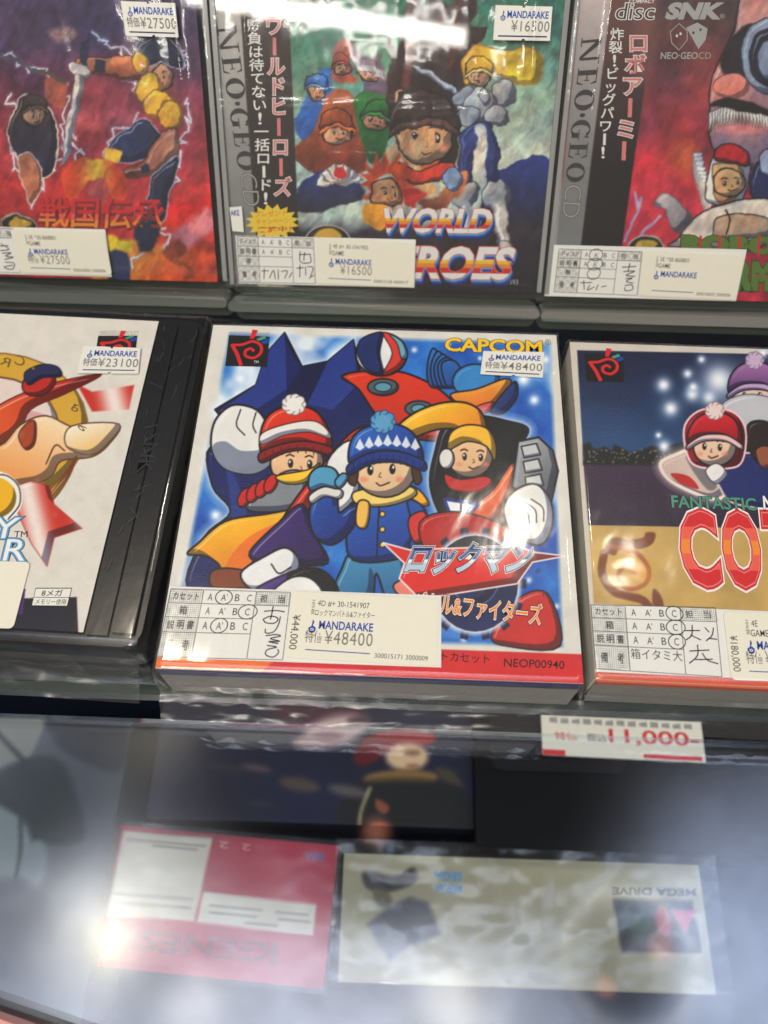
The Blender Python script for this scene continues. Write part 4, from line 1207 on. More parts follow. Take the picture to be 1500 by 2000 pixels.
s.poly([(34, 948), (60, 940), (96, 948), (106, 985), (160, 1032), (106, 1050), (92, 1106), (60, 1060), (34, 1000)], ribbon, line=(170, 60, 50), lw=1.5, smooth=False, soft=1.5)
s.ell(-10, 972, 48, 46, (238, 186, 40), line=(240, 238, 230), lw=12); s.ell(-10, 972, 50, 49, (238, 186, 40), line=OUT, lw=2, a=.0)
s.line([(-30, 932), (10, 928), (36, 950), (38, 985), (16, 1014)], (40, 36, 40), 2.5)
for k in range(60): s.spot(rng.uniform(0, 280), rng.uniform(640, 1180), rng.uniform(4, 9), (205, 198, 186), .18)
s.poly([(-100, 1172), (150, 1166), (160, 1400), (-100, 1400)], (40, 38, 52), smooth=False)
s.poly([(-100, 1150), (50, 1150), (44, 1200), (-100, 1200)], (84, 56, 110), smooth=False)
s.build('cover_art', boxL, PRINT2)
t = MB(frL); z = -0.00045
t.tpx('NEOGEO POCKET', (195, 652), (270, 653), (196, 644), z, LGREY)
q = Quad(frL, (191, 654), (268, 654), (262, 700), (184, 700)); pocket_mark(t, q, z)
t.sec('platform_emblem')
OLIVE = mat('olive_ink', (120, 98, 40), .5)
for ch, bl, br_, tl in (('R', (16, 716), (-2, 709), (21, 700)), ('C', (44, 716), (26, 708), (50, 698)), ('·', (66, 722), (60, 720), (68, 716))):
    t.tpx(ch, bl, br_, tl, z, OLIVE)
t.sec('ring_lettering')
for ch, bl, br_, tl in (('6', (136, 800), (150, 804), (142, 786)), ('6', (148, 830), (160, 842), (160, 826)), ('·', (142, 790), (146, 792), (144, 786))):
    t.tpx(ch, bl, br_, tl, z, OLIVE)
t.sec('ring_lettering')
for dz, m_, b_ in ((0, BLACK, .06), (3e-5, SKY, .045), (6e-5, INKW, .0)):
    t.tpx('R', (4, 1094), (46, 1094), (14, 1052), z + dz, m_, b_)
    t.tpx('Y', (-20, 1050), (30, 1050), (-10, 1010), z + dz, m_, b_)
t.tpx('TM', (26, 1048), (52, 1048), (27, 1036), z, DGREY, .0)
t.sec('title_lettering')
q = Quad(frL, (70, 1149), (140, 1149), (131, 1184), (62, 1183), z)
t.flat(q.pts([(0, 0), (1, 0), (1, 1), (0, 1)]), z, WHITE)
q.text(t, '8メガ', .2, .08, .78, .44, z + 3e-5, BLACK, .01); q.text(t, 'メモリー使用', .08, .60, .94, .92, z + 3e-5, BLACK, .0)
q.line(t, 0, .52, 1, .52, .0002, z + 3e-5, BLACK)
t.stroke([q(0, 0), q(1, 0), q(1, 1), q(0, 1)], .0003, z + 6e-5, BLACK, closed=True)
t.build('memory_label', boxL)
price_sticker(boxL, frL, (163, 676), (275, 680), (270, 730), (151, 729), '23100', 0.0003)
q = Quad(frL, (-230, 1095), (60, 1098), (26, 1228), (-260, 1225))
stock_label(boxL, frL, [(-230, 1090), (60, 1098), (26, 1228), (-262, 1218)], -0.0002, '4D', 'GAME', '23100', '¥23,100', None)
wrapmesh('shrink_wrap', boxL, WRAP, 0, WL, 0, HLh, HL - .002, 25, flare=0.003)
sheetmesh('wrap_seam', boxL, WRAP2, 0.0, WL - .002, -0.0125, -0.0012, lambda u, v: -0.010 + (v + .0012) * 0.85 + (fbm(u * 2e3, v * 1.6e4, 71, 50) - .5) * 0.004, 130, 14)

# ================================================================ UPPER ROW: three CD cases leaning on acrylic stands
UO = np.array([-0.0014, 0.1710, 0.0012]); UX = np.array([0.99957209, -0.01812841, 0.02295648]); UY = np.array([-0.04453382, 0.56964977, 0.82068013])
fr0 = Frame(UO, UX, UY)


def case_frame(tl, bl, br):
    """a case standing in the common leaning plane, from three of its corners"""
    P = lambda p: fr0.O + fr0.ex * fr0.uv(*p)[0] + fr0.ey * fr0.uv(*p)[1]
    b, r_, t_ = P(bl), P(br), P(tl)
    ex = r_ - b
    return Frame(b, ex, t_ - b), np.linalg.norm(ex)


def cd_case(fr, w, h, label):
    r = fr.empty('cd_game_case')
    tag(r, label, 'game case', 'disc game cases standing in the rear row')
    mb = MB(fr); mb.slab(rounded(0, 0, w, h, .0012), -.0098, -.0088, mat('grey_case_back', (92, 92, 92), .4, bscale=60)); mb.build('back_tray', r)
    mb = MB(fr); mb.slab(rounded(0, 0, w, h, .0012), -.0085, 0.0014, ACRYL); mb.build('clear_shell', r, bevel=.0005)
    # solid clear rims along both sides catch the light
    for (a0, a1) in ((-.0006, .0012), (w - .0012, w + .0006)):
        mb = MB(fr); mb.box((a0, .002, -.007), (a1, h - .002, .0021), mat('case_rim_plastic', (150, 150, 146), .2, spec=.6, bscale=40, var=.2)); mb.build('side_rim', r, bevel=.0005)
    return r


def sleeve(fr, r, w, h, seed):
    sheetmesh('clear_sleeve', r, SLEEVE, -.003, w + .003, -.003, h + .004,
              lambda u, v: .0032 + .0012 * np.exp(-((u - w + .010 + .03 * (v - .05)) / .0016) ** 2) + .0008 * np.exp(-((u - .012) / .0015) ** 2) + (fbm(u * 1e4, v * 3e3, seed, 180) - .5) * .0016 - .004 * np.clip(-u / .003, 0, 1) ** 2 - .004 * np.clip((u - w) / .003, 0, 1) ** 2 - .003 * np.clip(-v / .003, 0, 1) ** 2, 140, 70)


def stand(fr, w, label):
    r = fr.empty('display_stand'); tag(r, label, 'stand', 'smoky clear stands under the disc cases')
    mb = MB(fr); mb.box((-.002, -.004, -.0150), (w + .002, .075, -.0118), SMOKE); mb.build('back_plate', r, bevel=.0008)
    mb = MB(fr); mb.slab(rounded(-.0015, -.0150, w + .0005, -.0040, .004), -.0116, -.0085, SMOKE); mb.build('ledge', r)
    mb = MB(fr); mb.slab(rounded(-.0015, -.0085, w + .0005, -.0042, .0021), -.0084, .0050, SMOKE); mb.build('front_lip', r, smooth=False, bevel=.0012)
    return r


# ---- middle case
CW = 0.127
frM, wM = case_frame((395, -5), (455, 563), (1052, 578))
hM = 0.112
hM = max(hM, frM.uv(740, -40)[1])
cM = cd_case(frM, wM, hM, 'disc case with green and blue artwork and a yellow starburst seal, between two others')
s = Sheet(frM, .001, .001, wM - .001, hM - .001, .00032, 0)
s.fill(lambda x, y: (lambda t_: np.array((42, 116, 92.)) * (1 - t_) + np.array((196, 206, 190.)) * t_)(np.clip((y - 20 + 30 * np.sin(x / 140)) / 300, 0, 1)[..., None] ** .9))
s.wobble(201, 22)
s.poly([(945, 360), (985, 330), (1080, 322), (1080, 640), (940, 640)], ((34, 52, 122), (40, 30, 40), (1000, 340), (1000, 470)))
s.poly([(570, 440), (1060, 440), (1060, 640), (560, 640)], ((52, 44, 56), (30, 26, 34), (700, 440), (700, 560)), smooth=False, soft=14)
# dark jagged plume of rock over a warm cliff
s.poly([(745, 170), (760, 120), (752, 70), (775, 100), (790, 30), (800, -40), (830, 20), (850, -30), (880, 10), (900, -50), (935, 10), (915, 50), (960, 60), (925, 110), (905, 170), (895, 260), (870, 330), (840, 350), (800, 330), (780, 270), (750, 220)], (54, 34, 34), smooth=False, soft=2)
s.poly([(790, 60), (800, 0), (810, 60), (805, 150), (790, 170)], (108, 54, 50), soft=4); s.poly([(850, 10), (865, 40), (858, 120), (845, 90)], (96, 50, 46), soft=4); s.poly([(900, 0), (905, 60), (880, 130), (885, 60)], (98, 52, 46), soft=4)
s.poly([(772, 190), (800, 180), (860, 200), (880, 240), (850, 270), (860, 330), (830, 340), (790, 300), (776, 250)], ((232, 180, 130), (196, 84, 44), (780, 190), (840, 340)), soft=2)
s.poly([(836, 210), (890, 215), (890, 330), (850, 355), (862, 300), (845, 262)], (40, 26, 26), soft=3)
s.poly([(760, 290), (790, 280), (840, 350), (850, 380), (800, 385), (750, 330)], (222, 178, 126), soft=2)
face(s, 826, 268, 56, (226, 170, 120), 1, 1)
hat(s, 826, 262, 58, (70, 44, 42), (44, 30, 32), (96, 60, 50))
s.poly([(770, 322), (826, 330), (884, 318), (886, 345), (826, 358), (772, 346)], (206, 60, 44), line=OUT, lw=3)
# golden flame and silver pebbles
s.poly([(902, 150), (906, 112), (930, 90), (980, 98), (1040, 92), (1060, 120), (1052, 160), (1030, 168), (985, 160), (960, 150), (940, 170), (915, 172)], ((238, 176, 40), (252, 206, 54), (910, 110), (1050, 140)), line=(180, 120, 30), lw=2)
face(s, 936, 150, 24, (236, 190, 140), -1, 0)
hat(s, 936, 148, 25, (246, 200, 60), (220, 160, 40), (250, 224, 130))
s.poly([(820, 128), (806, 124), (815, 138), (905, 196), (925, 206), (918, 190)], (206, 210, 218), line=(80, 84, 96), lw=2, smooth=False)
for (a_, b_, rx_, ry_) in ((985, 182, 22, 24), (904, 188, 22, 22), (940, 205, 34, 34), (972, 225, 26, 22), (915, 228, 22, 18), (905, 376, 28, 30), (968, 378, 28, 30), (945, 190, 14, 16)):
    s.ell(a_, b_, rx_, ry_, ((236, 236, 232), (88, 92, 104), (a_ - rx_, b_ - ry_), (a_ + rx_, b_ + ry_)), line=(60, 62, 76), lw=2)
s.poly([(905, 250), (960, 246), (976, 340), (955, 350), (936, 300), (918, 352), (898, 345)], (44, 62, 128), line=(30, 30, 50), lw=2); s.poly([(928, 250), (948, 250), (946, 340), (930, 345)], (222, 218, 206), soft=2)
for (x0_, y0_, x1_, y1_) in ((905, 400, 912, 450), (975, 400, 985, 470)): s.line([(x0_, y0_), (x1_, y1_)], (170, 172, 180), 22, soft=3, smooth=False); s.line([(x0_ - 4, y0_), (x1_ - 4, y1_)], (236, 236, 236), 5, soft=2, smooth=False)
s.poly([(978, 470), (994, 466), (1004, 505), (994, 515), (980, 495)], (176, 178, 186), line=(70, 70, 80), lw=2)
# coloured boulders in a row
s.poly([(580, 240), (590, 196), (612, 180), (620, 140), (640, 132), (652, 150), (650, 190), (668, 210), (650, 270), (590, 280)], ((50, 118, 196), (40, 84, 160), (600, 140), (620, 280)), soft=2)
s.poly([(645, 130), (650, 95), (662, 82), (676, 80), (690, 100), (682, 140), (696, 160), (660, 165)], (196, 92, 70), soft=3)
s.poly([(686, 90), (700, 100), (722, 110), (740, 108), (752, 180), (720, 200), (704, 150)], (110, 88, 112), soft=3)
s.poly([(625, 220), (634, 196), (662, 180), (690, 196), (704, 240), (716, 330), (640, 345), (600, 330), (575, 300), (610, 256)], ((190, 92, 46), (120, 50, 34), (640, 200), (660, 330)), soft=2)
s.poly([(690, 210), (700, 185), (730, 184), (752, 200), (756, 290), (735, 320), (712, 300)], ((46, 124, 52), (24, 84, 40), (720, 190), (720, 310)), soft=2)
s.poly([(580, 380), (600, 345), (640, 330), (680, 340), (708, 370), (700, 390), (640, 410), (580, 410)], ((36, 56, 120), (50, 44, 60), (640, 340), (640, 410)), soft=2)
for (x_, y_, r_, c_, d_) in ((618, 172, 21, (70, 140, 210), (40, 84, 160)), (668, 128, 17, (206, 96, 74), (150, 60, 50)), (716, 140, 18, (120, 96, 120), (80, 64, 86)), (656, 252, 27, (196, 96, 46), (130, 54, 34)), (733, 226, 23, (50, 130, 56), (24, 84, 40)), (640, 372, 0, (0, 0, 0), (0, 0, 0))):
    if r_:
        face(s, x_, y_ + 6, r_, (216, 160, 120), 1, 0); hat(s, x_, y_ + 4, r_ * 1.04, c_, d_, tuple(int(min(255, v * 1.2)) for v in c_))
for k in range(7):
    t_ = math.radians(205 + k * 21.5); s.poly([(664, 366), (664 + 44 * math.cos(t_ - .17), 366 + 44 * math.sin(t_ - .17)), (664 + 46 * math.cos(t_ + .17), 366 + 46 * math.sin(t_ + .17))], (234, 230, 222), line=(120, 110, 110), lw=1.5, smooth=False)
s.ell(664, 338, 12, 12, (206, 40, 44))
for k in range(15):
    t_ = k / 15 * 2 * math.pi
    s.poly([(755 + 28 * math.cos(t_ - .3), 362 + 28 * math.sin(t_ - .3)), (755 + 54 * math.cos(t_ + .1), 355 + 56 * math.sin(t_ + .1)), (755 + 28 * math.cos(t_ + .3), 362 + 28 * math.sin(t_ + .3))], (214, 72, 34), soft=2)
face(s, 755, 376, 30, (220, 150, 100), 1, 0)
s.ell(755, 336, 1, 1, ((230, 120, 60), (150, 60, 34), (740, 340), (770, 400)), soft=2)
s.poly([(705, 410), (720, 395), (740, 400), (760, 420), (745, 450), (715, 440)], (236, 160, 46), soft=2); s.poly([(790, 370), (815, 366), (830, 385), (805, 405), (790, 395)], (206, 48, 40), soft=2)
s.poly([(820, 395), (860, 380), (885, 345), (915, 330), (905, 365), (880, 395), (840, 415)], ((210, 128, 84), (130, 70, 50), (880, 340), (850, 410)), soft=2); s.poly([(866, 350), (890, 330), (905, 345), (885, 375)], (120, 150, 196), line=(40, 50, 90), lw=2)
s.paint(211, .55)
s.poly([(380, -80), (398, -80), (470, 570), (440, 600)], (196, 196, 190), smooth=False)
s.poly([(398, -90), (466, -90), (505, 580), (440, 580)], lambda x, y: (lambda t_: np.array((204, 198, 190.)) * (1 - t_) + np.array((132, 132, 128.)) * t_)(np.clip(y / 420, 0, 1)[..., None]), smooth=False)
s.poly([(462, -90), (560, -90), (584, 470), (500, 470)], ((68, 50, 48), (44, 36, 36), (500, 0), (530, 440)), smooth=False)
s.ell(640, 472, 44, 32, (30, 28, 30), line=(180, 176, 160), lw=3); s.poly([(610, 470), (624, 450), (650, 446), (668, 462), (650, 470)], (216, 168, 60), soft=2)
s.mottle(5, 30, .14)
s.build('cover_art', cM, PRINT2, 1.02)
t = MB(frM); z = 8e-5
q = Quad(frM, (423, 52), (461, 48), (505, 372), (472, 372)); neogeo_strip(t, q, z)
t.sec('platform_lettering')


def column(t, fr, body, top, bot, wpx, z, m, bold):
    n = len(body)
    for k, ch in enumerate(body):
        a_ = np.array(top) + (np.array(bot) - np.array(top)) * (k / n); b_ = np.array(top) + (np.array(bot) - np.array(top)) * ((k + .88) / n)
        d_ = b_ - a_
        if ch in 'ー！': 
            w_ = wpx * .22
            cxx = (a_[0] + b_[0]) / 2
            if ch == 'ー':
                t.flat([fr.uv(cxx - w_ / 2, a_[1]), fr.uv(cxx + w_ / 2, a_[1]), fr.uv(cxx + w_ / 2 + d_[0] * .3, b_[1]), fr.uv(cxx - w_ / 2 + d_[0] * .3, b_[1])], z, m)
            else:
                t.tpx('!', (cxx - w_ / 2, b_[1]), (cxx + w_ / 2, b_[1]), (cxx - w_ / 2, a_[1]), z, m, bold)
            continue
        v_, _f = glyphs(ch); r_, _f = glyphs('国')
        sz = r_.max(0) - r_.min(0); lo_ = (v_.min(0) - r_.min(0)) / sz; hi_ = (v_.max(0) - r_.min(0)) / sz
        x0_, x1_ = b_[0] - wpx / 2 + wpx * lo_[0], b_[0] - wpx / 2 + wpx * hi_[0]
        y0_, y1_ = b_[1] + (a_[1] - b_[1]) * lo_[1], b_[1] + (a_[1] - b_[1]) * hi_[1]
        t.tpx(ch, (x0_, y0_), (x1_, y0_), (x0_, y1_), z, m, bold)


column(t, frM, '勝負は待てない！一括ロード！', (494, 38), (520, 402), 25, z, INKW, .012)
column(t, frM, 'ワールドヒーローズ', (533, 34), (552, 388), 30, z, INKW, .05); column(t, frM, 'ワールドヒーローズ', (533, 34), (552, 388), 30, z + 3e-5, PINK, .014)
t.sec('spine_lettering')
t.tpx('disc', (474, 14), (548, 14), (472, -10), z, INKW, .035); t.tpx('disc', (474, 14), (548, 14), (472, -10), z + 3e-5, DGREY, -.004)
t.sec('disc_emblem')
for dz, m_, b_ in ((0, LGREY, .04),): t.tpx('SNK', (588, 18), (668, 18), (600, -8), z, m_, b_)
t.sec('maker_lettering')
st_ = [(532 + (53 if k % 2 else 40) * math.cos(k * math.pi / 16), 434 + (36 if k % 2 else 26) * math.sin(k * math.pi / 16)) for k in range(32)]
YB = mat('starburst_yellow', (240, 206, 44), .5)
t.flat([frM.uv(*p) for p in st_], z + 3e-5, YB)
for k_, w_ in enumerate(('プレゼント', 'キャンペーン', '実施中！')):
    t.tpx(w_, (498 + 3 * k_, 424 + k_ * 15), (560 + 4 * k_, 420 + k_ * 16), (498 + 3 * k_, 413 + k_ * 15), z + 6e-5, RED if k_ == 2 else ORANGE, .02)
t.sec('starburst_seal')
for word, bl, br_, tl in (('WORLD', (742, 452), (952, 454), (752, 408)), ('HEROES', (716, 540), (990, 544), (728, 482))):
    dn = lambda p, k: (p[0] + k * .4, p[1] + k)
    t.tpx(word, dn(bl, 12), dn(br_, 12), dn(tl, 12), z, NAVY, .05)
    t.tpx(word, dn(bl, 8), dn(br_, 8), dn(tl, 8), z + 3e-5, BLUE, .05)
    t.tpx(word, dn(bl, 4), dn(br_, 4), dn(tl, 4), z + 6e-5, SKY, .05)
    t.tpx(word, bl, br_, tl, z + 9e-5, SALMON, .055)
    t.banded(word, bl, br_, tl, z + 1.2e-4, ((-.1, .16, INKW), (.16, .34, RED), (.34, .48, ORANGE), (.48, .60, YELLOW), (.60, 1.1, INKW)), .035)
t.sec('title_lettering')
t.tpx('1993', (990, 556), (1012, 556), (990, 546), z, LGREY)
t.build('year_lettering', cM)
price_sticker(cM, frM, (968, 10), (1079, 13), (1074, 80), (963, 78), '16500', .0034, kanji=False)
mb = MB(frM); q = Quad(frM, (450, 404), (474, 402), (478, 452), (456, 450)); mb.slab(q.pts([(0, 0), (1, 0), (1, 1), (0, 1)]), .0016, .0018, WHITE)
o = mb.build('spine_sticker', cM); t = MB(frM); q.text(t, 'AKE', .05, .12, .75, .34, .0019, BLUE, .02); t.build('lettering', o)
hm = [[(.80, .36), (.96, .34)], [(.82, .28), (.82, .52), (.95, .52), (.95, .36)], [(.88, .30), (.86, .50)], [(.76, .66), (.86, .64)], [(.81, .58), (.80, .86)], [(.88, .62), (.88, .82)], [(.90, .62), (.98, .64), (.94, .84)], [(.92, .88), (.99, .80)]]
hm += [[(.30, .74), (.40, .73)], [(.34, .68), (.33, .92)], [(.40, .90), (.46, .72), (.48, .92)], [(.52, .70), (.52, .92)], [(.56, .74), (.64, .73), (.60, .90)], [(.66, .88), (.70, .76)]]
grading_label(cM, frM, [(462, 460), (812, 472), (808, 562), (466, 552)], [(463, 461), (612, 466), (616, 554), (467, 551)],
              ('ディスク', '説明書', '帯', '備考'), [], hm, .0018, blur=True, lines=2)
stock_label(cM, frM, [(615, 464), (812, 474), (808, 561), (617, 554)], .0021, '4E #+ 30-1541905', 'GAME', '16500', None, '300015158 4000017', kanji=False)
sleeve(frM, cM, wM, hM, 101)
stand(frM, wM, 'smoky clear stand with rounded lip under the middle disc case')

# ---- left case
frS, wS_ = case_frame((402, -5), (446, 553), (446 + 40, 553.5))
P = lambda p: fr0.O + fr0.ex * fr0.uv(*p)[0] + fr0.ey * fr0.uv(*p)[1]
b_, t_ = P((444, 556)), P((400, -5))
frS = Frame(b_ - fr0.ex * .127, fr0.ex, t_ - b_)
wS = .127; hS = max(.112, frS.uv(200, -40)[1])
cS = cd_case(frS, wS, hS, 'disc case with purple and red lightning artwork and a pale sword, at the left')
s = Sheet(frS, .001, .001, wS - .004, hS - .001, .00036, 0)


def storm(x, y):
    n = fbm(x, y, 21, 130)[..., None]; t_ = np.clip((y - 60 + 90 * (n[..., 0] - .5)) / 330, 0, 1)[..., None]
    c = np.array((74, 58, 98.)) * (1 - t_) + np.array((196, 48, 50.)) * t_
    return c * (.72 + .56 * fbm(x, y, 23, 60)[..., None])


s.fill(storm)
s.wobble(221, 18)
s.ell(205, 230, 70, 22, (176, 84, 100), soft=9); s.ell(120, 40, 110, 46, (64, 50, 84), soft=26); s.ell(122, 66, 26, 14, (150, 120, 130), soft=6); s.ell(200, 200, 60, 50, (168, 66, 84), soft=12, a=.6)
s.poly([(305, 390), (430, 395), (440, 560), (300, 560)], ((206, 30, 40), (230, 96, 40), (380, 400), (360, 550)), smooth=False, soft=5)
s.poly([(330, 460), (400, 408), (418, 412), (425, 440), (350, 500)], (220, 120, 130), smooth=False, soft=6)
s.poly([(200, 470), (330, 480), (430, 520), (430, 560), (200, 560)], ((228, 150, 50), (206, 70, 40), (250, 470), (350, 560)), soft=6)


def bolt(p0_, p1_, seed, w=2.6, n=9, j=14):
    r_ = np.random.default_rng(seed); p = []
    for k in range(n + 1):
        f_ = k / n; q_ = np.array(p0_) * (1 - f_) + np.array(p1_) * f_
        p.append(q_ + (r_.random(2) - .5) * 2 * j * (0 < k < n))
    s.line(p, (190, 180, 214), w * 3.2, soft=3, a=.4, smooth=False); s.line(p, (240, 236, 244), w, smooth=False)


for k, (p0_, p1_) in enumerate((((-5, 110), (130, 165)), ((130, 165), (120, 290)), ((120, 290), (60, 400)), ((20, 180), (30, 300)), ((30, 300), (60, 390)), ((180, 60), (238, 100)), ((250, 150), (215, 130)),
                               ((240, 90), (270, 180)), ((270, 220), (200, 300)), ((365, 190), (355, 300)), ((355, 300), (320, 400)), ((360, 130), (340, 60)), ((300, 380), (320, 500)), ((260, 520), (290, 430)), ((160, 330), (140, 250)))):
    bolt(p0_, p1_, 40 + k)
# standing blocks of colour: blue cap and yellow pads over navy column, tan bars
s.poly([(268, 110), (274, 80), (300, 72), (345, 78), (355, 110), (330, 135), (295, 128)], ((46, 58, 96), (28, 34, 60), (280, 80), (330, 130)), line=(200, 196, 216), lw=2)
s.poly([(288, 125), (330, 130), (340, 165), (318, 180), (294, 170)], ((206, 140, 110), (120, 66, 54), (290, 130), (335, 170)), soft=2)
face(s, 314, 150, 25, (222, 160, 124), -1, 0)
s.poly([(262, 140), (270, 100), (300, 78), (345, 86), (358, 130), (340, 134), (310, 122), (280, 128)], ((46, 58, 96), (28, 34, 60), (280, 80), (330, 130)), line=(200, 196, 216), lw=2)
s.poly([(150, 118), (180, 112), (265, 108), (270, 148), (200, 148), (160, 142)], ((214, 142, 104), (150, 72, 54), (200, 112), (200, 150)), line=(70, 34, 34), lw=2.5); s.poly([(185, 116), (203, 115), (204, 142), (187, 143)], (40, 44, 72), smooth=False)
for (a_, b_, rx_, ry_) in ((272, 120, 15, 19), (290, 170, 24, 32), (312, 205, 31, 30), (332, 225, 24, 31)): s.ell(a_, b_, rx_, ry_, ((236, 192, 66), (214, 156, 50), (a_, b_ - ry_), (a_, b_ + ry_)), line=(110, 80, 40), lw=2.5)
s.poly([(280, 232), (310, 262), (300, 300), (250, 320), (200, 310), (214, 280), (250, 250)], (36, 48, 90), line=(190, 186, 210), lw=2); s.poly([(205, 292), (232, 296), (230, 320), (203, 314)], (232, 182, 64), soft=2)
s.poly([(312, 262), (345, 254), (352, 300), (310, 335), (260, 350), (238, 335), (280, 315)], ((214, 142, 110), (156, 84, 66), (340, 260), (270, 350)), line=(80, 40, 40), lw=2.5); s.poly([(270, 325), (288, 318), (292, 336), (276, 342)], (40, 44, 72), smooth=False)
s.poly([(300, 335), (350, 310), (330, 380), (320, 430), (275, 460), (290, 400)], (38, 44, 74), line=(190, 186, 210), lw=2)
s.poly([(30, 200), (50, 188), (80, 200), (110, 240), (105, 330), (75, 350), (40, 310), (16, 260)], ((60, 46, 46), (52, 44, 76), (60, 200), (80, 320)), line=(226, 220, 210), lw=3)
s.poly([(40, 305), (70, 310), (80, 360), (60, 395), (42, 350)], (196, 120, 90), line=(226, 220, 210), lw=2); face(s, 66, 226, 22, (216, 156, 120), 1, 0); hat(s, 66, 222, 24, (90, 66, 60), (56, 44, 46), (120, 90, 76))
s.poly([(88, 155), (130, 160), (124, 210), (100, 205), (84, 180)], (160, 84, 70), soft=2); s.line([(-10, 105), (125, 160)], (90, 80, 84), 9, smooth=False)
s.poly([(160, 80), (176, 72), (170, 140), (156, 140)], (40, 40, 66), smooth=False); s.ell(158, 140, 26, 12, (206, 204, 206), ang=25, line=(90, 90, 100), lw=2)
s.poly([(150, 146), (168, 150), (136, 300), (118, 330), (122, 290)], ((216, 216, 222), (140, 140, 156), (140, 220), (160, 224)), line=(90, 90, 100), lw=1.5, smooth=False)
s.poly([(124, 345), (132, 322), (165, 312), (215, 318), (246, 345), (252, 385), (232, 400), (205, 360), (176, 350), (150, 385), (128, 380)], lambda x, y: (lambda t_: np.array((216, 70, 40.)) * (1 - t_) + np.array((244, 186, 60.)) * t_)((np.exp(-((x - 188) / 24.) ** 2))[..., None]), soft=2)
s.ell(193, 372, 21, 26, (196, 80, 78), soft=2)
s.poly([(200, 462), (262, 470), (258, 490), (205, 492)], (232, 196, 50), smooth=False, soft=3); s.poly([(215, 490), (248, 494), (250, 545), (215, 545)], (38, 46, 84), soft=3); s.poly([(265, 440), (310, 440), (300, 485), (275, 490)], (34, 40, 70), soft=3)
s.ell(340, 490, 26, 20, (150, 60, 40), ang=-30, soft=3); s.line([(330, 510), (362, 520), (372, 535), (360, 545)], (150, 66, 40), 8, soft=3)
s.ell(36, 440, 34, 20, (30, 28, 30), line=(180, 176, 160), lw=3); s.poly([(15, 440), (30, 426), (60, 432), (50, 445)], (216, 168, 60), soft=2)
s.paint(231, .55)
s.build('cover_art', cS, PRINT2, 1.02)
t = MB(frS); z = 8e-5
DKR = mat('dark_red_ink', (120, 26, 30), .5)
for dz, m_, b_ in ((0, BLACK, .035), (3e-5, DKR, .025)):
    t.tpx('戦国伝承', (78, 446), (318, 451), (80, 388), z + dz, m_, b_)
t.banded('戦国伝承', (76, 442), (316, 447), (78, 384), z + 6e-5, ((-.1, .25, ORANGE), (.25, .45, SALMON), (.45, 1.1, RED)), .012)
t.build('title_lettering', cS)
price_sticker(cS, frS, (236, 2), (342, 6), (349, 73), (246, 70), '27500', .0034)
hl = [[(.76, .40), (.90, .38)], [(.80, .34), (.90, .46), (.78, .50)], [(.80, .56), (.92, .54), (.84, .62), (.94, .64), (.82, .70)], [(.82, .76), (.94, .78), (.90, .92), (.80, .88), (.92, .82)]]
grading_label(cS, frS, [(-130, 440), (206, 452), (218, 541), (-124, 530)], [(-118, 441), (26, 447), (40, 533), (-112, 528)], ('ディスク', '説明書', '帯', '備考'), [(0, 1)], hl, .0018, blur=True, lines=2)
stock_label(cS, frS, [(20, 447), (204, 453), (219, 538), (40, 533)], .0021, '3E *30-868801', 'GAME', '27500', None, '300018302 5000006')
sleeve(frS, cS, wS, hS, 121)
stand(frS, wS, 'smoky clear stand with rounded lip under the left disc case')

# ---- right case
b_, t_ = P((1064, 582)), P((1104, -5))
frN = Frame(b_, fr0.ex, t_ - b_)
wN = .127; hN = max(.112, frN.uv(1300, -40)[1])
cN = cd_case(frN, wN, hN, 'disc case with crimson artwork, silver maker initials and green block title, at the right')
s = Sheet(frN, .001, .001, wN - .001, hN - .001, .00036, 0)


def dusk(x, y):
    t_ = np.clip((y - 40) / 330, 0, 1)[..., None]; n = fbm(x * 2.2, y, 33, 90)[..., None]
    c = np.array((92, 66, 66.)) * (1 - t_) + np.array((196, 44, 66.)) * t_
    return c * (.7 + .55 * n)


s.fill(dusk)
s.wobble(241, 10)
s.poly([(1230, 285), (1330, 330), (1380, 400), (1420, 470), (1200, 480)], (204, 52, 72), smooth=False, soft=2)
s.spot(1340, 310, 36, (222, 110, 60), .8)
# a large rounded rock face in rose and lilac, white tufts, a scarlet cap-like pebble and pale folds
s.poly([(1390, 150), (1420, 90), (1440, 40), (1470, -40), (1700, -60), (1700, 330), (1480, 330), (1400, 300), (1385, 230)], ((222, 150, 140), (136, 112, 134), (1400, 60), (1520, 330)), line=OUT, lw=3)
s.poly([(1405, 120), (1430, 70), (1475, 50), (1470, 150), (1420, 150)], (44, 36, 40), soft=3)
s.ell(1428, 168, 36, 24, (222, 140, 132), line=(120, 60, 70), lw=2); s.poly([(1392, 230), (1420, 245), (1500, 240), (1500, 258), (1410, 262)], (206, 130, 136), soft=2)
for k in range(20): s.poly([(1384 + k * 6, 205 + abs(k - 9) * 1.5), (1394 + k * 6, 203 + abs(k - 9) * 1.5), (1384 + k * 6.5, 240 + 2 * abs(k - 9))], (234, 232, 230), line=(60, 60, 66), lw=1.2, smooth=False)
s.poly([(1384, 205), (1420, 190), (1470, 200), (1505, 215), (1505, 225), (1420, 212)], (30, 26, 30), soft=2)
for k in range(3): s.ell(1505, 110 + k * 3, 58 - k * 16, 74 - k * 18, ((150, 156, 176), (236, 238, 242), (1110, 0), (1120, 0))[k % 2] if k != 1 else (36, 36, 50), line=(50, 54, 70), lw=3)
for k in range(12): s.poly([(1352 + k * 3, 300 + k * 8), (1372 + k * 2, 300 + k * 8), (1356 + k * 2, 345 + k * 8)], (236, 232, 232), line=(120, 116, 124), lw=1.2, smooth=False)
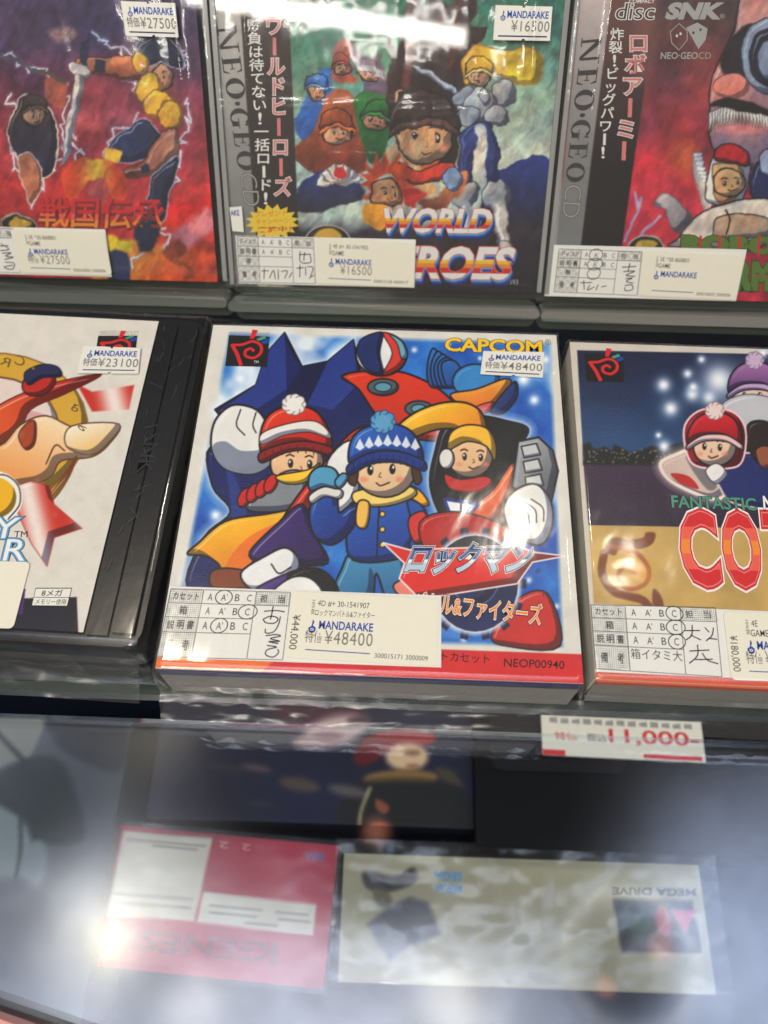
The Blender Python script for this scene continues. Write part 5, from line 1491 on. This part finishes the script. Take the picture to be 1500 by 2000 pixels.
s.poly([(1470, 330), (1520, 300), (1600, 300), (1600, 420), (1480, 400)], (36, 44, 84), line=OUT, lw=3); s.poly([(1484, 300), (1520, 292), (1520, 340), (1490, 340)], (170, 170, 190), line=OUT, lw=2)
s.poly([(1378, 380), (1385, 330), (1400, 300), (1430, 284), (1462, 305), (1456, 380), (1430, 405), (1395, 400)], (232, 230, 228), line=OUT, lw=2.5)
s.poly([(1392, 330), (1402, 318), (1450, 325), (1448, 372), (1420, 402), (1396, 385)], ((232, 178, 122), (206, 140, 90), (1400, 320), (1430, 400)), line=(90, 50, 36), lw=2)
face(s, 1424, 356, 32, (232, 178, 122), 1, 0)
s.poly([(1396, 312), (1402, 288), (1430, 282), (1458, 298), (1460, 322), (1430, 316)], (210, 36, 44), line=OUT, lw=3)
s.poly([(1330, 460), (1360, 420), (1410, 400), (1470, 390), (1560, 400), (1560, 470), (1320, 480)], (214, 206, 198), line=OUT, lw=3)
s.poly([(1395, 452), (1400, 425), (1440, 415), (1500, 425), (1500, 460), (1400, 465)], (176, 150, 132), line=OUT, lw=2.5); s.line([(1418, 410), (1428, 430), (1420, 455)], OUT, 4)
s.poly([(1276, 400), (1300, 378), (1330, 400), (1350, 425), (1330, 455), (1308, 440), (1300, 410)], ((206, 204, 206), (120, 110, 116), (1280, 380), (1340, 450)), soft=2, line=(90, 70, 80), lw=1.5)
for p_ in ([(1240, 375), (1246, 410), (1232, 440), (1220, 470)], [(1246, 410), (1252, 385)], [(1290, 420), (1262, 450), (1240, 470)]): s.line(p_, (170, 176, 216), 5, soft=2, a=.9)
s.ell(1262, 482, 34, 22, (30, 28, 30), line=(180, 176, 160), lw=3); s.poly([(1240, 482), (1254, 468), (1285, 472), (1272, 486)], (216, 168, 60), soft=2)
s.paint(251, .35)
s.poly([(1100, -90), (1122, -90), (1086, 560), (1064, 580)], (170, 168, 164), smooth=False)
s.poly([(1142, -90), (1208, -90), (1130, 560), (1078, 560)], lambda x, y: (lambda t_: np.array((214, 196, 190.)) * (1 - t_) + np.array((128, 128, 126.)) * t_)(np.clip(y / 340, 0, 1)[..., None] ** .7), smooth=False)
s.poly([(1204, -90), (1296, -90), (1212, 500), (1132, 500)], ((118, 76, 70), (28, 22, 24), (1200, 0), (1180, 330)), smooth=False)
s.poly([(1250, -90), (1296, -90), (1284, 20), (1266, 160), (1236, 160)], (140, 90, 84), smooth=False, soft=14, a=.6)
s.mottle(19, 30, .12)
s.build('cover_art', cN, PRINT2, 1.02)
t = MB(frN); z = 8e-5
q = Quad(frN, (1136, 74), (1176, 70), (1134, 396), (1100, 394)); neogeo_strip(t, q, z)
t.sec('platform_lettering')
column(t, frN, '炸裂！ビッグパワー！', (1208, 56), (1176, 312), 23, z, INKW, .012)
column(t, frN, 'ロボアーミー', (1252, 66), (1216, 318), 36, z, INKW, .05); column(t, frN, 'ロボアーミー', (1252, 66), (1216, 318), 36, z + 3e-5, PINK, .016)
t.sec('spine_lettering')
t.tpx('COMPACT', (1228, 6), (1278, 6), (1229, -1), z, INKW, .02)
t.tpx('disc', (1201, 38), (1276, 38), (1206, 6), z, INKW, .035); t.tpx('disc', (1201, 38), (1276, 38), (1206, 6), z + 3e-5, DGREY, -.004)
t.sec('disc_emblem')
t.tpx('SNK', (1301, 36), (1400, 36), (1311, 7), z, LGREY, .06); t.tpx('®', (1406, 36), (1416, 36), (1406, 27), z, LGREY)
t.sec('maker_lettering')
# two joined polygons mark above the platform name
o_ = [(1326, 46), (1342, 60), (1342, 78), (1326, 98), (1312, 84), (1309, 62)]
t.stroke([frN.uv(*p) for p in o_], .0003, z, LGREY, closed=True)
t.flat([frN.uv(*p) for p in ((1340, 54), (1362, 44), (1382, 56), (1378, 78), (1364, 96), (1352, 74))], z, LGREY)
for p in ((1329, 66), (1322, 70)): t.flat([frN.uv(p[0] + 2.2 * math.cos(x), p[1] + 3 * math.sin(x)) for x in np.linspace(0, 6.28, 9)[:-1]], z + 3e-5, INKW)
for p in ((1354, 64), (1368, 58)): t.flat([frN.uv(p[0] + 2.4 * math.cos(x), p[1] + 3 * math.sin(x)) for x in np.linspace(0, 6.28, 9)[:-1]], z + 3e-5, DGREY)
t.tpx('NEO·GEO', (1290, 115), (1362, 115), (1291, 102), z, LGREY, .015); t.tpx('CD', (1364, 115), (1388, 115), (1365, 102), z, LGREY, -.01)
t.sec('platform_emblem')
for dz, m_, b_ in ((0, DGREEN, .13), (3e-5, GREEN, .095)):
    t.tpx('ROBO', (1336, 490), (1510, 494), (1336, 462), z + dz, m_, b_, space=1.15); t.tpx('ARMY', (1396, 560), (1540, 564), (1398, 514), z + dz, m_, b_, space=1.15)
for k in range(4): t.flat([frN.uv(*p) for p in ((1366 + k * 38, 460), (1371 + k * 38, 460), (1369 + k * 38, 500), (1364 + k * 38, 500))], z + 6e-5, RED)
t.build('title_lettering', cN)
hr = [[(.78, .36), (.95, .33)], [(.87, .26), (.86, .46)], [(.80, .46), (.94, .44), (.84, .54), (.95, .56)], [(.84, .62), (.92, .60), (.85, .68), (.94, .72)], [(.84, .78), (.92, .76), (.94, .86), (.86, .90), (.84, .82)]]
hr += [[(.30, .76), (.44, .74)], [(.34, .70), (.36, .92)], [(.42, .80), (.40, .92), (.48, .84)], [(.52, .78), (.50, .92)], [(.56, .84), (.62, .80)]]
grading_label(cN, frN, [(1074, 478), (1456, 500), (1436, 588), (1064, 572)], [(1092, 486), (1254, 492), (1244, 577), (1082, 570)], ('ディスク', '説明書', '帯', '備考'), [(0, 1), (1, 1), (2, 1)], hr, .0018, blur=True, lines=2)
stock_label(cN, frN, [(1256, 489), (1454, 499), (1436, 586), (1246, 577)], .0021, '3E *30-868801', 'GAME', None, None, '300018302 5000006', kanji=False)
sleeve(frN, cN, wN, hN, 141)
stand(frN, wN, 'smoky clear stand with rounded lip under the right disc case')

# ================================================================ BELOW THE COUNTER GLASS
BAG = film('loose_clear_bag', f0=0.05, rough=0.16, bump=0.14, bscale=13, dist=0.006, haze=0.02)


def low_box(name, tl, tr, bl, depth, label, cat, side, z, h_px=None, group=None):
    a_, b_, c_ = at(*tl, z), at(*tr, z), at(*bl, z)
    fr = Frame(c_, b_ - a_, a_ - c_)
    w_ = np.linalg.norm(b_ - a_); h_ = abs((a_ - c_) @ fr.ey)
    r = fr.empty(name); tag(r, label, cat, group)
    mb = MB(fr); mb.slab([(0, 0), (w_, 0), (w_, h_), (0, h_)], -depth, -.0004, side); mb.build('carton', r, bevel=.0008)
    return fr, r, w_, h_


# red game box, upside down
zR = FLOORZ + .042
frG, g, wG, hG = low_box('game_box', (231, 1611), (664, 1652), (166, 1885), .0415, 'crimson game box lying upside down under the counter glass with two white label panels', 'game box', mat('magenta_carton', (186, 36, 76), .4, bscale=80), zR)
s = Sheet(frG, 0, 0, wG, hG, .001, 0)
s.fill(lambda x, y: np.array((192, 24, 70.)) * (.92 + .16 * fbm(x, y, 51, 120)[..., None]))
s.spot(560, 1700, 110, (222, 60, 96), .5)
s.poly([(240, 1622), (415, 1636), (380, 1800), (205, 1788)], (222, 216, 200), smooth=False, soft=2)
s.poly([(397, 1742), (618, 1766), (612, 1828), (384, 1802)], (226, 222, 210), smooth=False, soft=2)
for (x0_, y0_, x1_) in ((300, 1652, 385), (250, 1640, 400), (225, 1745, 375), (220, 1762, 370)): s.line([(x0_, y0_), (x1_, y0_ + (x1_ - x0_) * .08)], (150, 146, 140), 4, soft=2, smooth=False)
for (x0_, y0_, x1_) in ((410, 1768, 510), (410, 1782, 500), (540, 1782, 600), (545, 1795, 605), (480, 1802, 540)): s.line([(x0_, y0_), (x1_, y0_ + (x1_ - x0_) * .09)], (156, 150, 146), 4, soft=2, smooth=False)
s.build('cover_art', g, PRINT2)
t = MB(frG)
t.tpx('GENESIS', (528, 1842), (220, 1812), (520, 1880), .0003, mat('dark_crimson_ink', (140, 40, 62), .5), .03)
t.tpx('I', (540, 1846), (534, 1846), (536, 1886), .0003, MATS['dark_crimson_ink'], .05)
t.sec('title_lettering')
t.tpx('2', (490, 1650), (474, 1648), (488, 1662), .0003, PINK, .03); t.tpx('2', (446, 1645), (430, 1643), (444, 1658), .0003, PINK, .03)
t.sec('number_lettering')
t.tpx('SEGA', (634, 1668), (598, 1664), (632, 1682), .0003, mat('violet_ink', (112, 76, 150), .5), .04)
t.build('maker_lettering', g)
sheetmesh('shrink_wrap', g, BAG, -.002, wG + .002, -.002, hG + .002, lambda u, v: .0014 + (fbm(u * 1e4, v * 1e4, 8, 300) - .5) * .0016, 40, 40)

# white console box in a loose clear bag, upside down
zW = FLOORZ + .055
frW, wbx, wW, hW = low_box('console_box', (688, 1667), (1380, 1690), (660, 1918), .0545, 'long cream console box with a black picture panel, upside down in a crinkled clear bag', 'console box', mat('cream_carton', (196, 190, 164), .45, bscale=60), zW)
s = Sheet(frW, 0, 0, wW, hW, .0011, 0)
s.fill(lambda x, y: np.array((182, 176, 146.)) * (.95 + .1 * fbm(x, y, 61, 160)[..., None]))
s.poly([(1197, 1755), (1352, 1760), (1372, 1862), (1214, 1860)], (44, 44, 48), smooth=False, soft=2)
s.ell(1256, 1806, 36, 34, (34, 62, 42), soft=4); s.ell(1254, 1806, 20, 18, (54, 88, 56), soft=5)
s.poly([(1312, 1778), (1360, 1778), (1338, 1826)], (206, 74, 110), smooth=False, soft=2); s.ell(1296, 1800, 16, 30, (190, 70, 70), ang=-10, soft=4)
s.poly([(712, 1700), (770, 1712), (806, 1694), (812, 1722), (760, 1742), (716, 1734)], (60, 56, 58), soft=4)
s.poly([(716, 1806), (760, 1770), (800, 1752), (836, 1762), (862, 1826), (800, 1850), (760, 1876)], (96, 98, 108), smooth=False, soft=5)
s.poly([(730, 1735), (760, 1745), (765, 1775), (735, 1765)], (120, 112, 84), soft=4)
s.build('cover_art', wbx, PRINT2)
t = MB(frW)
t.tpx('MEGA DRIVE', (1358, 1736), (1196, 1733), (1358, 1750), .0003, DGREY, .03)
t.sec('title_lettering')
for k_, w_ in enumerate(('SEGA', 'MEGA')): t.tpx(w_, (902, 1704 + k_ * 24), (848, 1702 + k_ * 24), (902, 1721 + k_ * 24), .0003, SKY, .04)
t.build('maker_lettering', wbx)
sheetmesh('clear_bag', wbx, BAG, -.004, wW + .006, -.012, hW + .006, lambda u, v: .0055 + (fbm(u * 1e4, v * 1e4, 18, 330) - .5) * .008 - .03 * np.clip(-v / .012, 0, 1) ** 1.5, 70, 50)

# dark boxed figure prints further back, under the shelf front
frP, pb, wP, hP = low_box('picture_box', (330, 1330), (925, 1350), (285, 1596), .05, 'dark navy picture box behind the crimson box, printed with pale patches and red shape', 'picture box', mat('navy_carton_dark', (22, 26, 54), .5, bscale=60), FLOORZ + .054)
s = Sheet(frP, 0, 0, wP, hP, .0009, 0)
s.fill(lambda x, y: np.array((22, 26, 60.)) * (.6 + .8 * fbm(x, y, 71, 120)[..., None]))
s.poly([(530, 1340), (700, 1350), (690, 1420), (560, 1430)], (74, 28, 56), soft=16)
s.ell(655, 1428, 66, 30, (206, 186, 184), ang=-14, soft=10); s.ell(640, 1440, 28, 12, (170, 130, 140), soft=9); s.ell(700, 1408, 24, 9, (90, 60, 76), ang=-8, soft=6); s.ell(600, 1450, 30, 12, (180, 150, 150), soft=8)
s.poly([(690, 1484), (706, 1446), (760, 1424), (830, 1426), (852, 1446), (812, 1462), (760, 1470), (716, 1496)], ((170, 30, 42), (104, 16, 28), (760, 1424), (740, 1490)), soft=5)
s.ell(795, 1478, 42, 28, (226, 196, 160), soft=7); s.ell(806, 1470, 14, 5, (150, 106, 84), soft=5); s.ell(806, 1496, 12, 4, (170, 110, 96), soft=4)
s.poly([(720, 1512), (790, 1502), (850, 1510), (840, 1530), (722, 1532)], (146, 114, 66), soft=6); s.poly([(850, 1500), (885, 1506), (905, 1540), (870, 1530)], (80, 72, 56), soft=6)
s.poly([(690, 1535), (900, 1540), (905, 1660), (690, 1650)], (20, 20, 22), soft=10)
for p_, c_ in (((500, 1500, 30, 8), (96, 76, 86)), ((585, 1532, 40, 14), (90, 76, 72)), ((440, 1500, 40, 10), (52, 44, 60)), ((680, 1545, 40, 12), (96, 90, 92)), ((262 + 250, 1570, 24, 6), (60, 54, 66))): s.ell(p_[0], p_[1], p_[2], p_[3], c_, ang=10, soft=7)
s.poly([(735, 1560), (760, 1575), (752, 1590), (735, 1580)], (150, 86, 60), soft=4); s.ell(742, 1624, 26, 18, (206, 92, 62), soft=6); s.line([(722, 1540), (704, 1590), (700, 1650)], (176, 166, 128), 7, soft=4)
s.build('cover_art', pb, PRINT2)

frB, bb, wB, hB = low_box('dark_box', (940, 1335), (1500, 1352), (930, 1655), .06, 'plain black box behind the console box, carrying the red price card', 'box', mat('black_carton', (10, 10, 13), .6, spec=.15, bscale=60, var=.3), FLOORZ + .0645)
mb = MB(frB); mb.slab(rounded(wB * .06, hB * .45, wB * .5, hB * .8, .004), -.0003, .0005, mat('dark_violet_film', (16, 15, 24), .5, spec=.2)); mb.build('lid_panel', bb)

zc = FLOORZ + .0645 + .004
a_, b_, c_ = at(1086, 1397, zc), at(1398, 1412, zc), at(1060, 1474, zc)
frK = Frame(c_, b_ - a_, a_ - c_); k = frK.empty('price_card'); tag(k, 'white shop card with red 11,000 price lettering lying on the plain black box', 'price card')
wK = np.linalg.norm(b_ - a_); hK = abs((a_ - c_) @ frK.ey)
mb = MB(frK); mb.slab([(0, 0), (wK, 0), (wK, hK), (0, hK)], -.0006, 0, WHITE); mb.build('card', k)
q = lambda a, b: np.array([a * wK, (1 - b) * hK])
t = MB(frK)
def kt(body, a0, b0, a1, b1, m, bold=0): t.text(body, q(a0, b1), q(a1, b1), q(a0, b0), .0002, m, bold)
kt('本日のおすすめ限定商品です', .04, .05, .96, .2, DGREY, .01); t.v = []; t.f = []; t.m = []
for k_ in range(13): t.flat([q(.05 + k_ * .07, .06 + .02 * (k_ % 3)), q(.10 + k_ * .07, .06), q(.10 + k_ * .07, .2), q(.05 + k_ * .07, .18 + .02 * (k_ % 2))], .0002, GREY)
kt('11,000-', .42, .28, .97, .66, RED, .02); kt('税込', .28, .42, .40, .62, DGREY, .01); kt('特価', .08, .42, .22, .62, RED, .01)
t.flat([q(0, .86), q(.14, .86), q(.14, 1), q(0, 1)], .0002, RED); t.flat([q(.62, .86), q(.98, .86), q(.98, .97), q(.62, .97)], .0002, RED)
t.build('lettering', k)

# pale package at the left
frT, tb, wT, hT = low_box('paper_bag', (-210, 1396), (205, 1408), (-330, 1990), .05, 'pale grey paper package with dark teal print at the far left under the glass', 'package', mat('grey_paper', (120, 122, 126), .7, bscale=40), FLOORZ + .052)
s = Sheet(frT, 0, 0, wT, hT, .0012, 0)
s.fill(lambda x, y: np.array((84, 90, 102.)) * (.85 + .3 * fbm(x, y, 91, 140)[..., None]))
s.poly([(-50, 1395), (95, 1400), (60, 1480), (-50, 1540)], (150, 150, 146), smooth=False, soft=5)
s.poly([(90, 1370), (240, 1370), (240, 1500), (170, 1490), (110, 1450)], (36, 40, 56), soft=8)
s.line([(-40, 1395), (60, 1500)], (24, 30, 36), 9, soft=4, smooth=False)
s.poly([(-50, 1530), (60, 1480), (120, 1490), (150, 1560), (160, 1640), (60, 1640), (-50, 1560)], (28, 44, 52), soft=8)
s.poly([(-50, 1570), (30, 1590), (60, 1640), (40, 1720), (-50, 1730)], (140, 152, 156), soft=7); s.ell(68, 1690, 24, 50, (132, 142, 150), ang=10, soft=7); s.line([(40, 1600), (40, 1660), (30, 1720)], (40, 60, 64), 7, soft=4)
s.ell(20, 1820, 80, 100, (40, 46, 62), soft=16)
s.build('cover_art', tb, PRINT2)
